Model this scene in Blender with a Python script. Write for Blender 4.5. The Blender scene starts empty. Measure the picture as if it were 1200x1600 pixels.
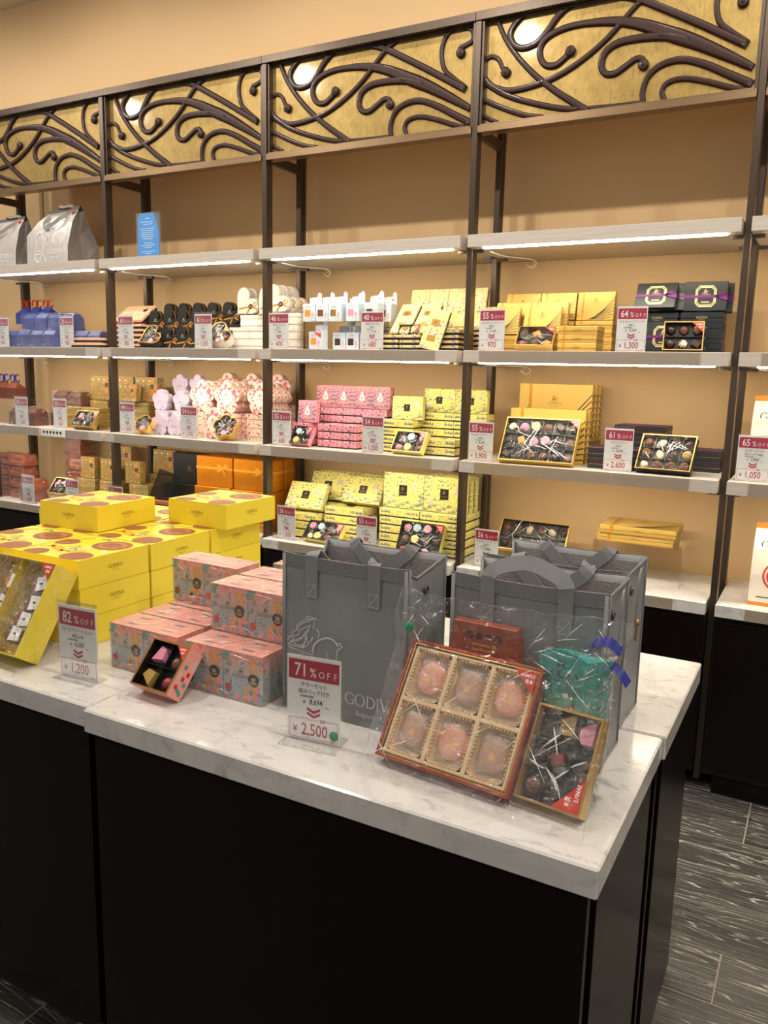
import bpy, bmesh, math, random
from mathutils import Vector, Matrix, noise
scene = bpy.context.scene
COL = scene.collection
random.seed(7)
rad = math.radians
V = Vector

# ------------------------------------------------------------------ camera
cam_d = bpy.data.cameras.new('camera')
cam = bpy.data.objects.new('camera', cam_d)
COL.objects.link(cam)
cam_d.sensor_fit = 'VERTICAL'
cam_d.sensor_height = 36.0
cam_d.lens = 1257.54 / 1600 * 36.0
cam_d.clip_start = 0.05
_r = V((0.87511387, 0.4833836, 0.02271589)).normalized()
_f = V((-0.47298917, 0.86432853, -0.1709311)).normalized()
_u = _r.cross(_f)
cam.matrix_world = Matrix(((_r.x, _u.x, -_f.x, 2.98153), (_r.y, _u.y, -_f.y, -2.72578), (_r.z, _u.z, -_f.z, 1.35312), (0, 0, 0, 1)))
scene.camera = cam

# ------------------------------------------------------------------ view transform, ambient, ceiling spots, added front fill spots
scene.view_settings.view_transform = 'Standard'
scene.view_settings.look = 'None'
scene.view_settings.gamma = 1.0
scene.view_settings.use_curve_mapping = False
scene.view_settings.exposure = 0.18
world = bpy.data.worlds.new('shop_ambient')
scene.world = world
world.use_nodes = True
world.node_tree.nodes['Background'].inputs[0].default_value = (1.0, 0.97, 0.93, 1)
world.node_tree.nodes['Background'].inputs[1].default_value = 0.40

def spot(x, y, z, tx, ty, tz, power, size=95, col=(1.0, 0.92, 0.82), blend=0.5, r=0.04):
    d = bpy.data.lights.new('ceiling_and_fill_spot', 'SPOT')
    d.energy = power; d.color = col; d.spot_size = rad(size); d.spot_blend = blend; d.shadow_soft_size = r
    o = bpy.data.objects.new('ceiling_and_fill_spot', d)
    COL.objects.link(o)
    o.location = (x, y, z)
    o.rotation_euler = (V((tx, ty, tz)) - V((x, y, z))).to_track_quat('-Z', 'Y').to_euler()
    return o
FAR_P, NEAR_P, FRONT_FILL_P = 54, 20, 22
for x in (-1.6, -0.1, 1.35, 2.85, 4.3):
    spot(x, -1.7, 3.15, x, -0.75, 0.9, FAR_P, 150)
for x in (-1.5, -0.2, 1.1, 2.4, 3.7):
    spot(x, -0.66, 3.15, x, 0.1, 1.2, NEAR_P, 150)
for x in (0.9, 2.55, 4.1):  # added fill row, no known lamps: brightens product fronts facing the camera
    spot(x, -3.3, 3.15, x, -2.3, 0.5, FRONT_FILL_P, 110)

# ------------------------------------------------------------------ materials
def lin(h):
    c = [int(h[i:i + 2], 16) / 255 for i in (0, 2, 4)]
    return tuple([x / 12.92 if x <= 0.04045 else ((x + 0.055) / 1.055) ** 2.4 for x in c] + [1.0])
MATS = {}
class NT:
    def __init__(s, name):
        s.m = bpy.data.materials.new(name); s.m.use_nodes = True
        s.t = s.m.node_tree; s.b = s.t.nodes['Principled BSDF']; s.out = s.t.nodes['Material Output']
        MATS[name] = s.m
    def n(s, typ, **kw):
        nd = s.t.nodes.new(typ)
        for k, v in kw.items():
            if k[0] == 'i' and k[1:].isdigit(): nd.inputs[int(k[1:])].default_value = v
            else: setattr(nd, k, v)
        return nd
    def l(s, a, b): s.t.links.new(a, b)
    def coord(s, scale=(1, 1, 1), loc=(0, 0, 0), kind='Object'):
        tc = s.n('ShaderNodeTexCoord'); mp = s.n('ShaderNodeMapping')
        mp.inputs['Scale'].default_value = scale; mp.inputs['Location'].default_value = loc
        s.l(tc.outputs[kind], mp.inputs['Vector']); return mp.outputs['Vector']
    def noise(s, vec, scale, detail=2, rough=0.5, dist=0.0):
        n = s.n('ShaderNodeTexNoise'); n.inputs['Scale'].default_value = scale; n.inputs['Detail'].default_value = detail
        n.inputs['Roughness'].default_value = rough; n.inputs['Distortion'].default_value = dist
        s.l(vec, n.inputs['Vector']); return n
    def ramp(s, fac, stops, interp='LINEAR'):
        r = s.n('ShaderNodeValToRGB'); e = r.color_ramp.elements; r.color_ramp.interpolation = interp
        while len(e) < len(stops): e.new(0.5)
        for el, (p, c) in zip(e, stops): el.position = p; el.color = lin(c) if isinstance(c, str) else (c, c, c, 1)
        s.l(fac, r.inputs[0]); return r.outputs[0]
    def mix(s, fac, a, b, mode='MIX'):
        m = s.n('ShaderNodeMix', data_type='RGBA', blend_type=mode)
        for sock, v in ((m.inputs['Factor'], fac), (m.inputs[6], a), (m.inputs[7], b)):
            if isinstance(v, str): sock.default_value = lin(v)
            elif isinstance(v, (int, float, tuple)): sock.default_value = v
            else: s.l(v, sock)
        return m.outputs[2]
    def bump(s, height, strength=0.2, dist=0.001):
        b = s.n('ShaderNodeBump'); b.inputs['Strength'].default_value = strength; b.inputs['Distance'].default_value = dist
        s.l(height, b.inputs['Height']); s.l(b.outputs[0], s.b.inputs['Normal']); return b
    def col(s, v):
        if isinstance(v, str): s.b.inputs['Base Color'].default_value = lin(v)
        else: s.l(v, s.b.inputs['Base Color'])
    def set(s, rough=0.5, metal=0.0, coat=0.0, spec=0.5, crough=0.1):
        s.b.inputs['Roughness'].default_value = rough; s.b.inputs['Metallic'].default_value = metal
        s.b.inputs['Coat Weight'].default_value = coat; s.b.inputs['Specular IOR Level'].default_value = spec
        s.b.inputs['Coat Roughness'].default_value = crough

def mat(name, c, rough=0.5, metal=0.0, coat=0.0, spec=0.5):
    """a plain surface with a very fine relief"""
    t = NT(name); n = t.noise(t.coord(), 60, 3)
    t.col(c)
    t.set(rough, metal, coat, spec)
    t.bump(n.outputs['Fac'], 0.04, 0.0005)
    return t.m

def printed(name, base, layers, rough=0.35, metal=0.0, grad=None, bump=0.0):
    """printed paper: base colour (or a vertical gradient) with scattered sprigs of ink. layers: (colour, cells per metre, coverage, seed)"""
    t = NT(name); v = t.coord(); cur = base
    if grad:
        sp = t.n('ShaderNodeSeparateXYZ'); t.l(v, sp.inputs[0])
        mr = t.n('ShaderNodeMapRange'); mr.inputs[1].default_value = grad[0]; mr.inputs[2].default_value = grad[1]
        nn = t.noise(v, 25, 3); ad = t.n('ShaderNodeMath', operation='MULTIPLY_ADD'); t.l(nn.outputs['Fac'], ad.inputs[0])
        ad.inputs[1].default_value = grad[2]; t.l(sp.outputs[2], ad.inputs[2]); t.l(ad.outputs[0], mr.inputs[0])
        cur = t.ramp(mr.outputs[0], grad[3])
    for c, scale, cover, seed in layers:
        mp = t.n('ShaderNodeMapping'); mp.inputs['Location'].default_value = (seed * 0.37, seed * 0.71, seed * 0.13); t.l(v, mp.inputs[0])
        dn = t.noise(mp.outputs[0], scale * 1.6, 2)
        vm = t.n('ShaderNodeVectorMath', operation='MULTIPLY_ADD'); t.l(dn.outputs['Color'], vm.inputs[0])
        vm.inputs[1].default_value = (0.9 / scale,) * 3; t.l(mp.outputs[0], vm.inputs[2])
        vo = t.n('ShaderNodeTexVoronoi', feature='F1'); vo.inputs['Scale'].default_value = scale; t.l(vm.outputs[0], vo.inputs['Vector'])
        big = t.noise(mp.outputs[0], scale * 0.28, 1)
        lt = t.n('ShaderNodeMath', operation='MULTIPLY'); t.l(big.outputs['Fac'], lt.inputs[0]); lt.inputs[1].default_value = cover * 1.7
        cmp_ = t.n('ShaderNodeMath', operation='LESS_THAN'); t.l(vo.outputs['Distance'], cmp_.inputs[0]); t.l(lt.outputs[0], cmp_.inputs[1])
        cur = t.mix(cmp_.outputs[0], cur, c)
    t.col(cur); t.set(rough, metal)
    return t.m

def clear(name, tint=(0.97, 0.98, 0.98, 1), base=0.03, edge=0.35, rough=0.06, crinkle=0.0, cscale=60, haze=0.0, hazecol=(0.85, 0.85, 0.85, 1)):
    """thin clear sheet: mostly see-through, reflecting more at grazing angles; crinkle = wrinkled film"""
    t = NT(name); t.t.nodes.remove(t.b)
    tr = t.n('ShaderNodeBsdfTransparent'); tr.inputs[0].default_value = tint
    gl = t.n('ShaderNodeBsdfGlossy'); gl.inputs['Roughness'].default_value = rough; gl.inputs[0].default_value = (1, 1, 1, 1)
    lw = t.n('ShaderNodeLayerWeight'); lw.inputs[0].default_value = 0.5; pw = t.n('ShaderNodeMath', operation='POWER'); t.l(lw.outputs['Facing'], pw.inputs[0]); pw.inputs[1].default_value = 2.0
    if crinkle:
        v = t.coord(); n1 = t.noise(v, cscale, 3, 0.55, 1.2); vo = t.n('ShaderNodeTexVoronoi', feature='DISTANCE_TO_EDGE')
        vo.inputs['Scale'].default_value = cscale * 0.55
        n2 = t.noise(v, cscale * 0.5, 2); vm = t.n('ShaderNodeVectorMath', operation='MULTIPLY_ADD')
        t.l(n2.outputs['Color'], vm.inputs[0]); vm.inputs[1].default_value = (1.4 / cscale,) * 3; t.l(v, vm.inputs[2]); t.l(vm.outputs[0], vo.inputs['Vector'])
        mn = t.n('ShaderNodeMath', operation='MULTIPLY_ADD'); t.l(vo.outputs['Distance'], mn.inputs[0]); mn.inputs[1].default_value = 0.8; t.l(n1.outputs['Fac'], mn.inputs[2])
        b = t.n('ShaderNodeBump'); b.inputs['Strength'].default_value = crinkle; b.inputs['Distance'].default_value = 0.6 / cscale
        t.l(mn.outputs[0], b.inputs['Height']); t.l(b.outputs[0], gl.inputs['Normal']); t.l(b.outputs[0], lw.inputs['Normal'])
    mr = t.n('ShaderNodeMapRange'); mr.inputs[3].default_value = base; mr.inputs[4].default_value = edge; t.l(pw.outputs[0], mr.inputs[0])
    m1 = t.n('ShaderNodeMixShader'); t.l(mr.outputs[0], m1.inputs[0]); t.l(tr.outputs[0], m1.inputs[1]); t.l(gl.outputs[0], m1.inputs[2]); top = m1
    if haze:
        df = t.n('ShaderNodeBsdfDiffuse'); df.inputs[0].default_value = hazecol
        m2 = t.n('ShaderNodeMixShader'); m2.inputs[0].default_value = haze; t.l(m1.outputs[0], m2.inputs[1]); t.l(df.outputs[0], m2.inputs[2]); top = m2
    t.l(top.outputs[0], t.out.inputs['Surface'])
    return t.m

def emit(name, col, strength):
    t = NT(name); t.b.inputs['Base Color'].default_value = (0.8, 0.8, 0.8, 1)
    t.b.inputs['Emission Color'].default_value = col; t.b.inputs['Emission Strength'].default_value = strength
    return t.m

# --- room
t = NT('plaster_beige'); v = t.coord(); n = t.noise(v, 3, 4, 0.6)
t.col(t.mix(n.outputs['Fac'], 'ccab7c', 'd5b486')); t.set(0.7); t.bump(t.noise(v, 140, 2).outputs['Fac'], 0.08, 0.001)
mat('ceiling_paint', 'dccfb8', 0.8)
mat('grout', '8a8076', 0.8)
t = NT('oak_plank_charcoal'); oi = t.n('ShaderNodeObjectInfo'); tc = t.n('ShaderNodeTexCoord')
cx = t.n('ShaderNodeVectorMath', operation='MULTIPLY_ADD'); t.l(oi.outputs['Location'], cx.inputs[0]); cx.inputs[1].default_value = (3.7, 5.3, 1); t.l(tc.outputs['Object'], cx.inputs[2])
def stretched(sx, sy):
    mp = t.n('ShaderNodeMapping'); mp.inputs['Scale'].default_value = (sx, sy, 1); t.l(cx.outputs[0], mp.inputs[0]); return mp.outputs[0]
big = t.noise(stretched(1.2, 9), 1, 2)
f1 = t.noise(stretched(3.5, 210), 1, 5, 0.72, 0.5); f2 = t.noise(stretched(38, 260), 1, 3, 0.7); f3 = t.noise(stretched(1.6, 16), 1, 3, 0.5, 0.3)
rg = t.n('ShaderNodeMath', operation='MULTIPLY_ADD'); t.l(f3.outputs['Fac'], rg.inputs[0]); rg.inputs[1].default_value = 9.0; rg.inputs[2].default_value = 0.0
fr = t.n('ShaderNodeMath', operation='FRACT'); t.l(rg.outputs[0], fr.inputs[0])
flame = t.ramp(fr.outputs[0], [(0.0, 0.0), (0.86, 0.0), (0.95, 1.0), (1.0, 0.0)])
c0 = t.mix(t.ramp(big.outputs['Fac'], [(0.35, 0.0), (0.65, 1.0)]), '272625', '403e3c')
c1 = t.mix(t.ramp(f1.outputs['Fac'], [(0.52, 0.0), (0.66, 0.75)]), c0, '837f7b')
c2 = t.mix(t.ramp(f2.outputs['Fac'], [(0.56, 0.0), (0.74, 0.6)]), c1, '7d7975')
m1 = t.n('ShaderNodeMath', operation='MULTIPLY'); t.l(flame, m1.inputs[0]); t.l(t.ramp(f2.outputs['Fac'], [(0.35, 0.1), (0.55, 0.85)]), m1.inputs[1])
c3 = t.mix(m1.outputs[0], c2, 'c9c4bd')
vr = t.n('ShaderNodeMath', operation='MULTIPLY'); t.l(oi.outputs['Random'], vr.inputs[0]); vr.inputs[1].default_value = 0.3
t.col(t.mix(vr.outputs[0], c3, '2b2a29')); t.set(0.42); t.bump(f2.outputs['Fac'], 0.25, 0.001)
# --- fittings
t = NT('marble_white'); v = t.coord(); n1 = t.noise(v, 5, 5, 0.6, 1.5); n2 = t.noise(t.coord((1, 1.7, 1)), 26, 5, 0.62, 0.8)
vein = t.n('ShaderNodeTexWave', wave_type='BANDS', bands_direction='DIAGONAL'); vein.inputs['Scale'].default_value = 2.2; vein.inputs['Distortion'].default_value = 14; vein.inputs['Detail'].default_value = 5; vein.inputs['Detail Scale'].default_value = 1.6; t.l(v, vein.inputs['Vector'])
a = t.mix(t.ramp(n1.outputs['Fac'], [(0.35, 0.0), (0.7, 1.0)]), 'dcd9d5', 'cbc8c5')
a = t.mix(t.ramp(vein.outputs['Fac'], [(0.90, 0.0), (0.99, 0.16)]), a, 'a3a09d')
t.col(t.mix(t.ramp(n2.outputs['Fac'], [(0.55, 0.0), (0.70, 0.6)]), a, 'a09e9c')); t.set(0.16, 0, 0.2)
t = NT('bronze_metal'); v = t.coord((1, 1, 0.02)); n = t.noise(v, 300, 2)
t.col(t.mix(n.outputs['Fac'], '453a31', '56493d')); t.set(0.34, 0.6)
t = NT('bronze_bright'); n = t.noise(t.coord((0.02, 1, 1)), 300, 2)
t.col(t.mix(n.outputs['Fac'], '8a7257', '9c8364')); t.set(0.3, 0.85)
t = NT('ash_laminate'); v = t.coord((2.2, 30, 60)); n = t.noise(v, 3.0, 4, 0.6, 0.6)
t.col(t.mix(t.ramp(n.outputs['Fac'], [(0.3, 0.0), (0.7, 1.0)]), 'bdb3a8', 'cdc4b9')); t.set(0.42)
t = NT('dark_laminate'); v = t.coord((60, 60, 1.2)); n = t.noise(v, 4, 4, 0.6)
t.col(t.mix(n.outputs['Fac'], '0e0a09', '18120f')); t.set(0.28, 0, 0, 0.14)
t = NT('gold_leaf'); v = t.coord(); n1 = t.noise(v, 16, 6, 0.7); n2 = t.noise(t.coord((1, 1, 0.35)), 90, 3, 0.6); br = t.n('ShaderNodeTexBrick'); br.inputs['Scale'].default_value = 9; t.l(v, br.inputs['Vector'])
a = t.mix(t.ramp(n1.outputs['Fac'], [(0.30, 0.0), (0.72, 1.0)]), '8a7139', 'aa8f50')
t.col(t.mix(t.ramp(n2.outputs['Fac'], [(0.50, 0.0), (0.72, 0.65)]), a, '6e5c30')); t.set(0.42, 0.5, 1.0, 0.5, 0.06)
t.bump(n2.outputs['Fac'], 0.12, 0.0008)
t = NT('carved_wood'); v = t.coord(); n = t.noise(v, 40, 3)
t.col(t.mix(n.outputs['Fac'], '22120d', '3c1f16')); t.set(0.42, 0, 0.08, 0.3)
mat('black_gap', '0b0a0a', 0.6)
mat('plastic_white', 'e6e2da', 0.5)
emit('led_white', (1.0, 0.88, 0.67, 1), 66.0)
clear('acrylic', tint=(0.985, 0.99, 0.99, 1), base=0.025, edge=0.8, rough=0.03)
clear('label_rail', tint=(0.86, 0.82, 0.76, 1), base=0.08, edge=0.45, rough=0.12, haze=0.14, hazecol=(0.80, 0.74, 0.66, 1))
clear('film_fold', base=0.45, edge=0.8, rough=0.2)
clear('sachet_edge', base=0.08, edge=0.4, rough=0.3, crinkle=0.6, cscale=300, haze=0.42, hazecol=(0.86, 0.82, 0.78, 1))
clear('film', base=0.05, edge=0.42, rough=0.12, crinkle=0.9, cscale=42)
clear('film_fine', base=0.07, edge=0.5, rough=0.16, crinkle=0.9, cscale=70)
clear('film_flat', base=0.025, edge=0.4, rough=0.15, crinkle=0.9, cscale=24)
clear('sachet', base=0.04, edge=0.3, rough=0.2, crinkle=0.5, cscale=90, haze=0.2, hazecol=(0.86, 0.80, 0.76, 1))
clear('smoke_acrylic', tint=(0.45, 0.45, 0.45, 1), base=0.07, edge=0.5, rough=0.05)
# --- inks and papers
mat('paper_white', 'f6f4f1', 0.45); mat('ink_red', 'c0324f', 0.5); mat('ink_black', '2a2625', 0.5); mat('ink_white', 'f6f2ee', 0.5)
mat('header_red', 'bd2f4d', 0.45); mat('sticker_red', 'cf3320', 0.4); mat('sticker_green', '0f8f5a', 0.45); mat('notice_blue', '3aa0f0', 0.4); mat('notice_line', 'bfe2fa', 0.5)
mat('gold_foil', 'c69c54', 0.3, 0.8); mat('gold_dark_ink', '8d6a2c', 0.45, 0.4); mat('gold_pale', 'e5cf9a', 0.4, 0.5)
mat('black_card', '1b191a', 0.42); mat('black_gloss', '0c0c0d', 0.2, 0, 0.5); mat('black_green', '20262a', 0.40)
mat('yellow_card', 'efd738', 0.42); mat('yellow_deep', 'd9b70d', 0.45); mat('cake_brown', '9a5934', 0.5); mat('cake_inner', 'b9774a', 0.5); mat('orange_ink', 'e9a12b', 0.5); mat('cream_ink', 'f2dc98', 0.5); mat('teal_ink', '4e9a93', 0.5)
mat('purple_satin', '6a1e6c', 0.34); mat('orange_satin', 'f0a02c', 0.3, 0.25); mat('blue_satin', '232a8e', 0.3); mat('red_satin', 'cf3a1f', 0.3); mat('gold_satin', 'cf922f', 0.3, 0.3)
mat('white_card', 'e6e1da', 0.5); mat('dark_plum', '2a1f2a', 0.45); mat('kraft_brown', '7e4a26', 0.5); mat('orange_brown', '94482a', 0.45); mat('maroon_brown', '5e2f22', 0.45); mat('navy_blue', '233a86', 0.45)
mat('beige_plastic', 'd9bc95', 0.35, 0, 0.2); mat('red_gold_trim', '9c3a24', 0.35, 0.3); mat('teal_card', '2fa9a0', 0.4); mat('pink_ink', 'ee8fa0', 0.5); mat('lilac_ink', 'cdb9cf', 0.5); mat('choc_dark', '3a211a', 0.35, 0, 0.3); mat('choc_milk', '6b4230', 0.4, 0, 0.2); mat('choc_pink', 'e08aa4', 0.4); mat('choc_cream', 'e6d3b4', 0.45); mat('choc_blue', 'a9c3cf', 0.45); mat('choc_gold', 'b9964e', 0.4, 0.3); mat('choc_yellow', 'e6cf78', 0.45); mat('choc_red', '8f2b33', 0.4)
mat('easel_dark', '3c3a3c', 0.3); mat('cream_pack', 'efe6d4', 0.38); mat('coffee_orange', 'd98f34', 0.4, 0.3); mat('swirl_red', 'd24b3d', 0.45); mat('gunmetal', '6a6463', 0.35, 0.8); mat('brass', 'c79a55', 0.3, 0.9)
mat('insert_black', '161416', 0.3, 0, 0.3); mat('orange_foil', 'de8a2b', 0.4)
mat('silver_print', 'c9cacb', 0.4, 0.1)
t = NT('cookie_pink'); n = t.noise(t.coord(), 160, 3); t.col(t.mix(t.ramp(n.outputs['Fac'], [(0.60, 0.0), (0.66, 1.0)]), 'e8946c', 'b8604a')); t.set(0.7); t.bump(n.outputs['Fac'], 0.4, 0.002)
t = NT('cookie_brown'); n = t.noise(t.coord(), 160, 3); t.col(t.mix(t.ramp(n.outputs['Fac'], [(0.60, 0.0), (0.66, 1.0)]), 'b57c52', '84523a')); t.set(0.7); t.bump(n.outputs['Fac'], 0.4, 0.002)
t = NT('cooler_fabric'); v = t.coord(); n = t.noise(v, 7, 3); f = t.noise(v, 700, 2)
t.col(t.mix(n.outputs['Fac'], '818384', '8e9091')); t.set(0.45, 0.1); b = t.n('ShaderNodeMath', operation='MULTIPLY_ADD'); t.l(n.outputs['Fac'], b.inputs[0]); b.inputs[1].default_value = 8.0; t.l(f.outputs['Fac'], b.inputs[2]); t.bump(b.outputs[0], 0.35, 0.0015)
mat('cooler_strap', '7f8081', 0.55); mat('cooler_hem', '737475', 0.55)
t = NT('silver_lining'); n = t.noise(t.coord(), 260, 3); t.col(t.mix(n.outputs['Fac'], '8f8988', 'b5afae')); t.set(0.4, 0.2); t.bump(n.outputs['Fac'], 0.6, 0.002)
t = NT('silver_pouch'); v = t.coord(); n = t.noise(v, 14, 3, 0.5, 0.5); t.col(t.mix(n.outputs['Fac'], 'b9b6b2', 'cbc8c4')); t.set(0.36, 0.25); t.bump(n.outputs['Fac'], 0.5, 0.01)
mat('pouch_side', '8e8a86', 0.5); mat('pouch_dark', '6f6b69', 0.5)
t = NT('orange_wrap'); v = t.coord(); n = t.noise(v, 18, 3, 0.5, 0.8); t.col(t.mix(n.outputs['Fac'], 'c07010', 'd0841c')); t.set(0.3, 0.55); t.bump(n.outputs['Fac'], 0.35, 0.006)
mat('gold_card', 'dcb862', 0.34, 0.3); mat('gold_card_side', 'cda452', 0.38, 0.3)
printed('print_floral', 'e8da7a', [('6f7f7a', 95, 0.30, 3), ('b9a9a8', 70, 0.22, 9), ('4b6a8a', 150, 0.22, 5)])
printed('print_floral_plain', 'ecdc78', [('8f9a6a', 150, 0.16, 3)])
printed('print_pink', 'e3929c', [('6a4a78', 120, 0.34, 4), ('f3c6c4', 80, 0.2, 8), ('b84a5a', 170, 0.22, 2)])
printed('print_lavender', 'ecd68e', [('9d86a6', 80, 0.30, 6), ('c9b3bd', 60, 0.2, 3), ('a59a62', 140, 0.18, 7)])
printed('print_peach', 'e9b39a', [('e9cf8e', 40, 0.34, 5), ('d98a86', 60, 0.26, 2)])
printed('print_greengold', 'a08849', [('cf8a76', 55, 0.36, 2), ('4f8f86', 60, 0.30, 7), ('c8573f', 120, 0.24, 5), ('d9c58f', 80, 0.22, 9)], 0.4, 0.25)
printed('print_anniversary', 'c9a79a', [('d9776a', 60, 0.30, 2), ('5fa39a', 48, 0.28, 8), ('6a78a8', 90, 0.20, 5), ('e3ac8e', 70, 0.26, 11)], 0.4, 0, (0.0, 0.095, 0.012, [(0.0, 'c78f8a'), (0.22, '86aeb2'), (0.55, 'a9b3b3'), (0.8, 'cfa9a2'), (1.0, 'e8988c')]))
printed('print_blush_top', 'eda293', [('d9b3ad', 40, 0.30, 2)], 0.35)
printed('print_lilac', 'c9bcd2', [('a98fb0', 90, 0.30, 3), ('c98f8a', 110, 0.22, 6)])
printed('print_rose', 'e6d0c2', [('d56f7e', 50, 0.40, 3), ('b04a5e', 80, 0.30, 6), ('9a9a72', 90, 0.2, 9)])
printed('print_paleblue', 'bfced9', [('e79a94', 110, 0.26, 4), ('8fa3c4', 120, 0.24, 7)])
printed('print_tealcards', '35a59b', [('e3d2cf', 70, 0.24, 2), ('c8433d', 110, 0.22, 8)])

# ------------------------------------------------------------------ mesh helpers
FRONT = lambda a, b: (a, -0.0006, b)
class MB:
    def __init__(s): s.v = []; s.f = []; s.m = []; s.sm = []
    def add(s, vs, fs, mi=0, M=None, smooth=False):
        k = len(s.v)
        s.v += [tuple(M @ V(p)) for p in vs] if M is not None else [tuple(p) for p in vs]
        for f in fs: s.f.append([i + k for i in f]); s.m.append(mi); s.sm.append(smooth)
    def box(s, x0, x1, y0, y1, z0, z1, mi=0, b=0.0, M=None):
        if b <= 0:
            s.add([(x, y, z) for x in (x0, x1) for y in (y0, y1) for z in (z0, z1)],
                  [(0, 1, 3, 2), (4, 6, 7, 5), (0, 4, 5, 1), (2, 3, 7, 6), (0, 2, 6, 4), (1, 5, 7, 3)], mi, M); return
        vs = []; ix = {}
        for i, x in enumerate((x0, x1)):
            for j, y in enumerate((y0, y1)):
                for k, z in enumerate((z0, z1)):
                    sx, sy, sz = (b, -b)[i], (b, -b)[j], (b, -b)[k]
                    ix[i, j, k, 0] = len(vs); vs.append((x, y + sy, z + sz))
                    ix[i, j, k, 1] = len(vs); vs.append((x + sx, y, z + sz))
                    ix[i, j, k, 2] = len(vs); vs.append((x + sx, y + sy, z))
        fs = []
        for i in (0, 1):
            q = [ix[i, 0, 0, 0], ix[i, 1, 0, 0], ix[i, 1, 1, 0], ix[i, 0, 1, 0]]; fs.append(q[::1 if i else -1])
            q = [ix[0, i, 0, 1], ix[1, i, 0, 1], ix[1, i, 1, 1], ix[0, i, 1, 1]]; fs.append(q[::-1 if i else 1])
            q = [ix[0, 0, i, 2], ix[1, 0, i, 2], ix[1, 1, i, 2], ix[0, 1, i, 2]]; fs.append(q[::1 if i else -1])
            for j in (0, 1):
                fs.append([ix[i, j, 0, 0], ix[i, j, 1, 0], ix[i, j, 1, 1], ix[i, j, 0, 1]])
                fs.append([ix[i, 0, j, 0], ix[i, 1, j, 0], ix[i, 1, j, 2], ix[i, 0, j, 2]])
                fs.append([ix[0, i, j, 1], ix[1, i, j, 1], ix[1, i, j, 2], ix[0, i, j, 2]])
                for k in (0, 1): fs.append([ix[i, j, k, 0], ix[i, j, k, 1], ix[i, j, k, 2]])
        s.add(vs, fs, mi, M)
    def poly(s, pts, mi=0, P=FRONT): s.add([P(*p) for p in pts], [list(range(len(pts)))], mi)
    def disc(s, cx, cz, r, mi=0, P=FRONT, n=16, rz=None):
        rz = rz or r
        s.poly([(cx + r * math.cos(2 * math.pi * i / n), cz + rz * math.sin(2 * math.pi * i / n)) for i in range(n)], mi, P)
    def rect(s, x0, x1, z0, z1, mi=0, P=FRONT): s.poly([(x0, z0), (x1, z0), (x1, z1), (x0, z1)], mi, P)
    def ribbon(s, pts, w, mi=0, P=FRONT, closed=False):
        n = len(pts); W = w if isinstance(w, (list, tuple)) else [w] * n; vs = []
        for i in range(n):
            a = pts[(i - 1) % n] if (closed or i > 0) else pts[i]; b = pts[(i + 1) % n] if (closed or i < n - 1) else pts[i]
            dx, dz = b[0] - a[0], b[1] - a[1]; L = math.hypot(dx, dz) or 1
            nx, nz = -dz / L * W[i] / 2, dx / L * W[i] / 2
            vs += [P(pts[i][0] + nx, pts[i][1] + nz), P(pts[i][0] - nx, pts[i][1] - nz)]
        fs = [[2 * i, 2 * i + 1, 2 * ((i + 1) % n) + 1, 2 * ((i + 1) % n)] for i in range(n if closed else n - 1)]
        s.add(vs, fs, mi)
    def tube(s, pts, r, n=6, mi=0, caps=True, flat=None):
        pts = [V(p) for p in pts]; Rr = r if isinstance(r, (list, tuple)) else [r] * len(pts); vs = []; up = V((0, 0, 1))
        for i, p in enumerate(pts):
            d = (pts[min(i + 1, len(pts) - 1)] - pts[max(i - 1, 0)]).normalized()
            a = d.cross(up)
            if a.length < 0.05: a = d.cross(V((1, 0, 0)))
            a.normalize(); b = a.cross(d)
            for k in range(n):
                t = 2 * math.pi * k / n
                vs.append(p + (a * math.cos(t) + b * math.sin(t) * (flat or 1)) * Rr[i])
        fs = []
        for i in range(len(pts) - 1):
            for k in range(n): fs.append([i * n + k, i * n + (k + 1) % n, (i + 1) * n + (k + 1) % n, (i + 1) * n + k])
        if caps: fs += [list(range(n))[::-1], [(len(pts) - 1) * n + k for k in range(n)]]
        s.add(vs, fs, mi, None, True)
    def strap(s, pts, w, th, side, mi=0):
        """flat strap: centre line pts (3-D), width along the unit vector side, thickness th"""
        pts = [V(p) for p in pts]; side = V(side); vs = []
        for i, p in enumerate(pts):
            d = (pts[min(i + 1, len(pts) - 1)] - pts[max(i - 1, 0)]).normalized(); nn = d.cross(side).normalized() * th / 2
            vs += [p - side * w / 2 - nn, p + side * w / 2 - nn, p + side * w / 2 + nn, p - side * w / 2 + nn]
        fs = [[3, 2, 1, 0]]
        for i in range(len(pts) - 1):
            for k in range(4): fs.append([4 * i + k, 4 * i + (k + 1) % 4, 4 * i + 4 + (k + 1) % 4, 4 * i + 4 + k])
        e = 4 * (len(pts) - 1); fs.append([e, e + 1, e + 2, e + 3]); s.add(vs, fs, mi)
    def prism(s, pts, y0, y1, mi=0, mi_side=None, bev=0.0):
        n = len(pts)
        if bev:
            cx = sum(p[0] for p in pts) / n; cz = sum(p[1] for p in pts) / n; R = max(math.hypot(p[0] - cx, p[1] - cz) for p in pts); k = 1 - bev / R
            ins = [(cx + (p[0] - cx) * k, cz + (p[1] - cz) * k) for p in pts]
            rings = [[(a, y0, b) for a, b in ins], [(a, y0 + bev, b) for a, b in pts], [(a, y1 - bev, b) for a, b in pts], [(a, y1, b) for a, b in ins]]
        else: rings = [[(a, y0, b) for a, b in pts], [(a, y1, b) for a, b in pts]]
        vs = [p for r in rings for p in r]
        s.add(vs, [list(range(n)), [(len(rings) - 1) * n + i for i in range(n)][::-1]], mi)
        for q in range(len(rings) - 1):
            s.add(rings[q] + rings[q + 1], [[i, n + i, n + (i + 1) % n, (i + 1) % n] for i in range(n)], mi if mi_side is None else mi_side)
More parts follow.
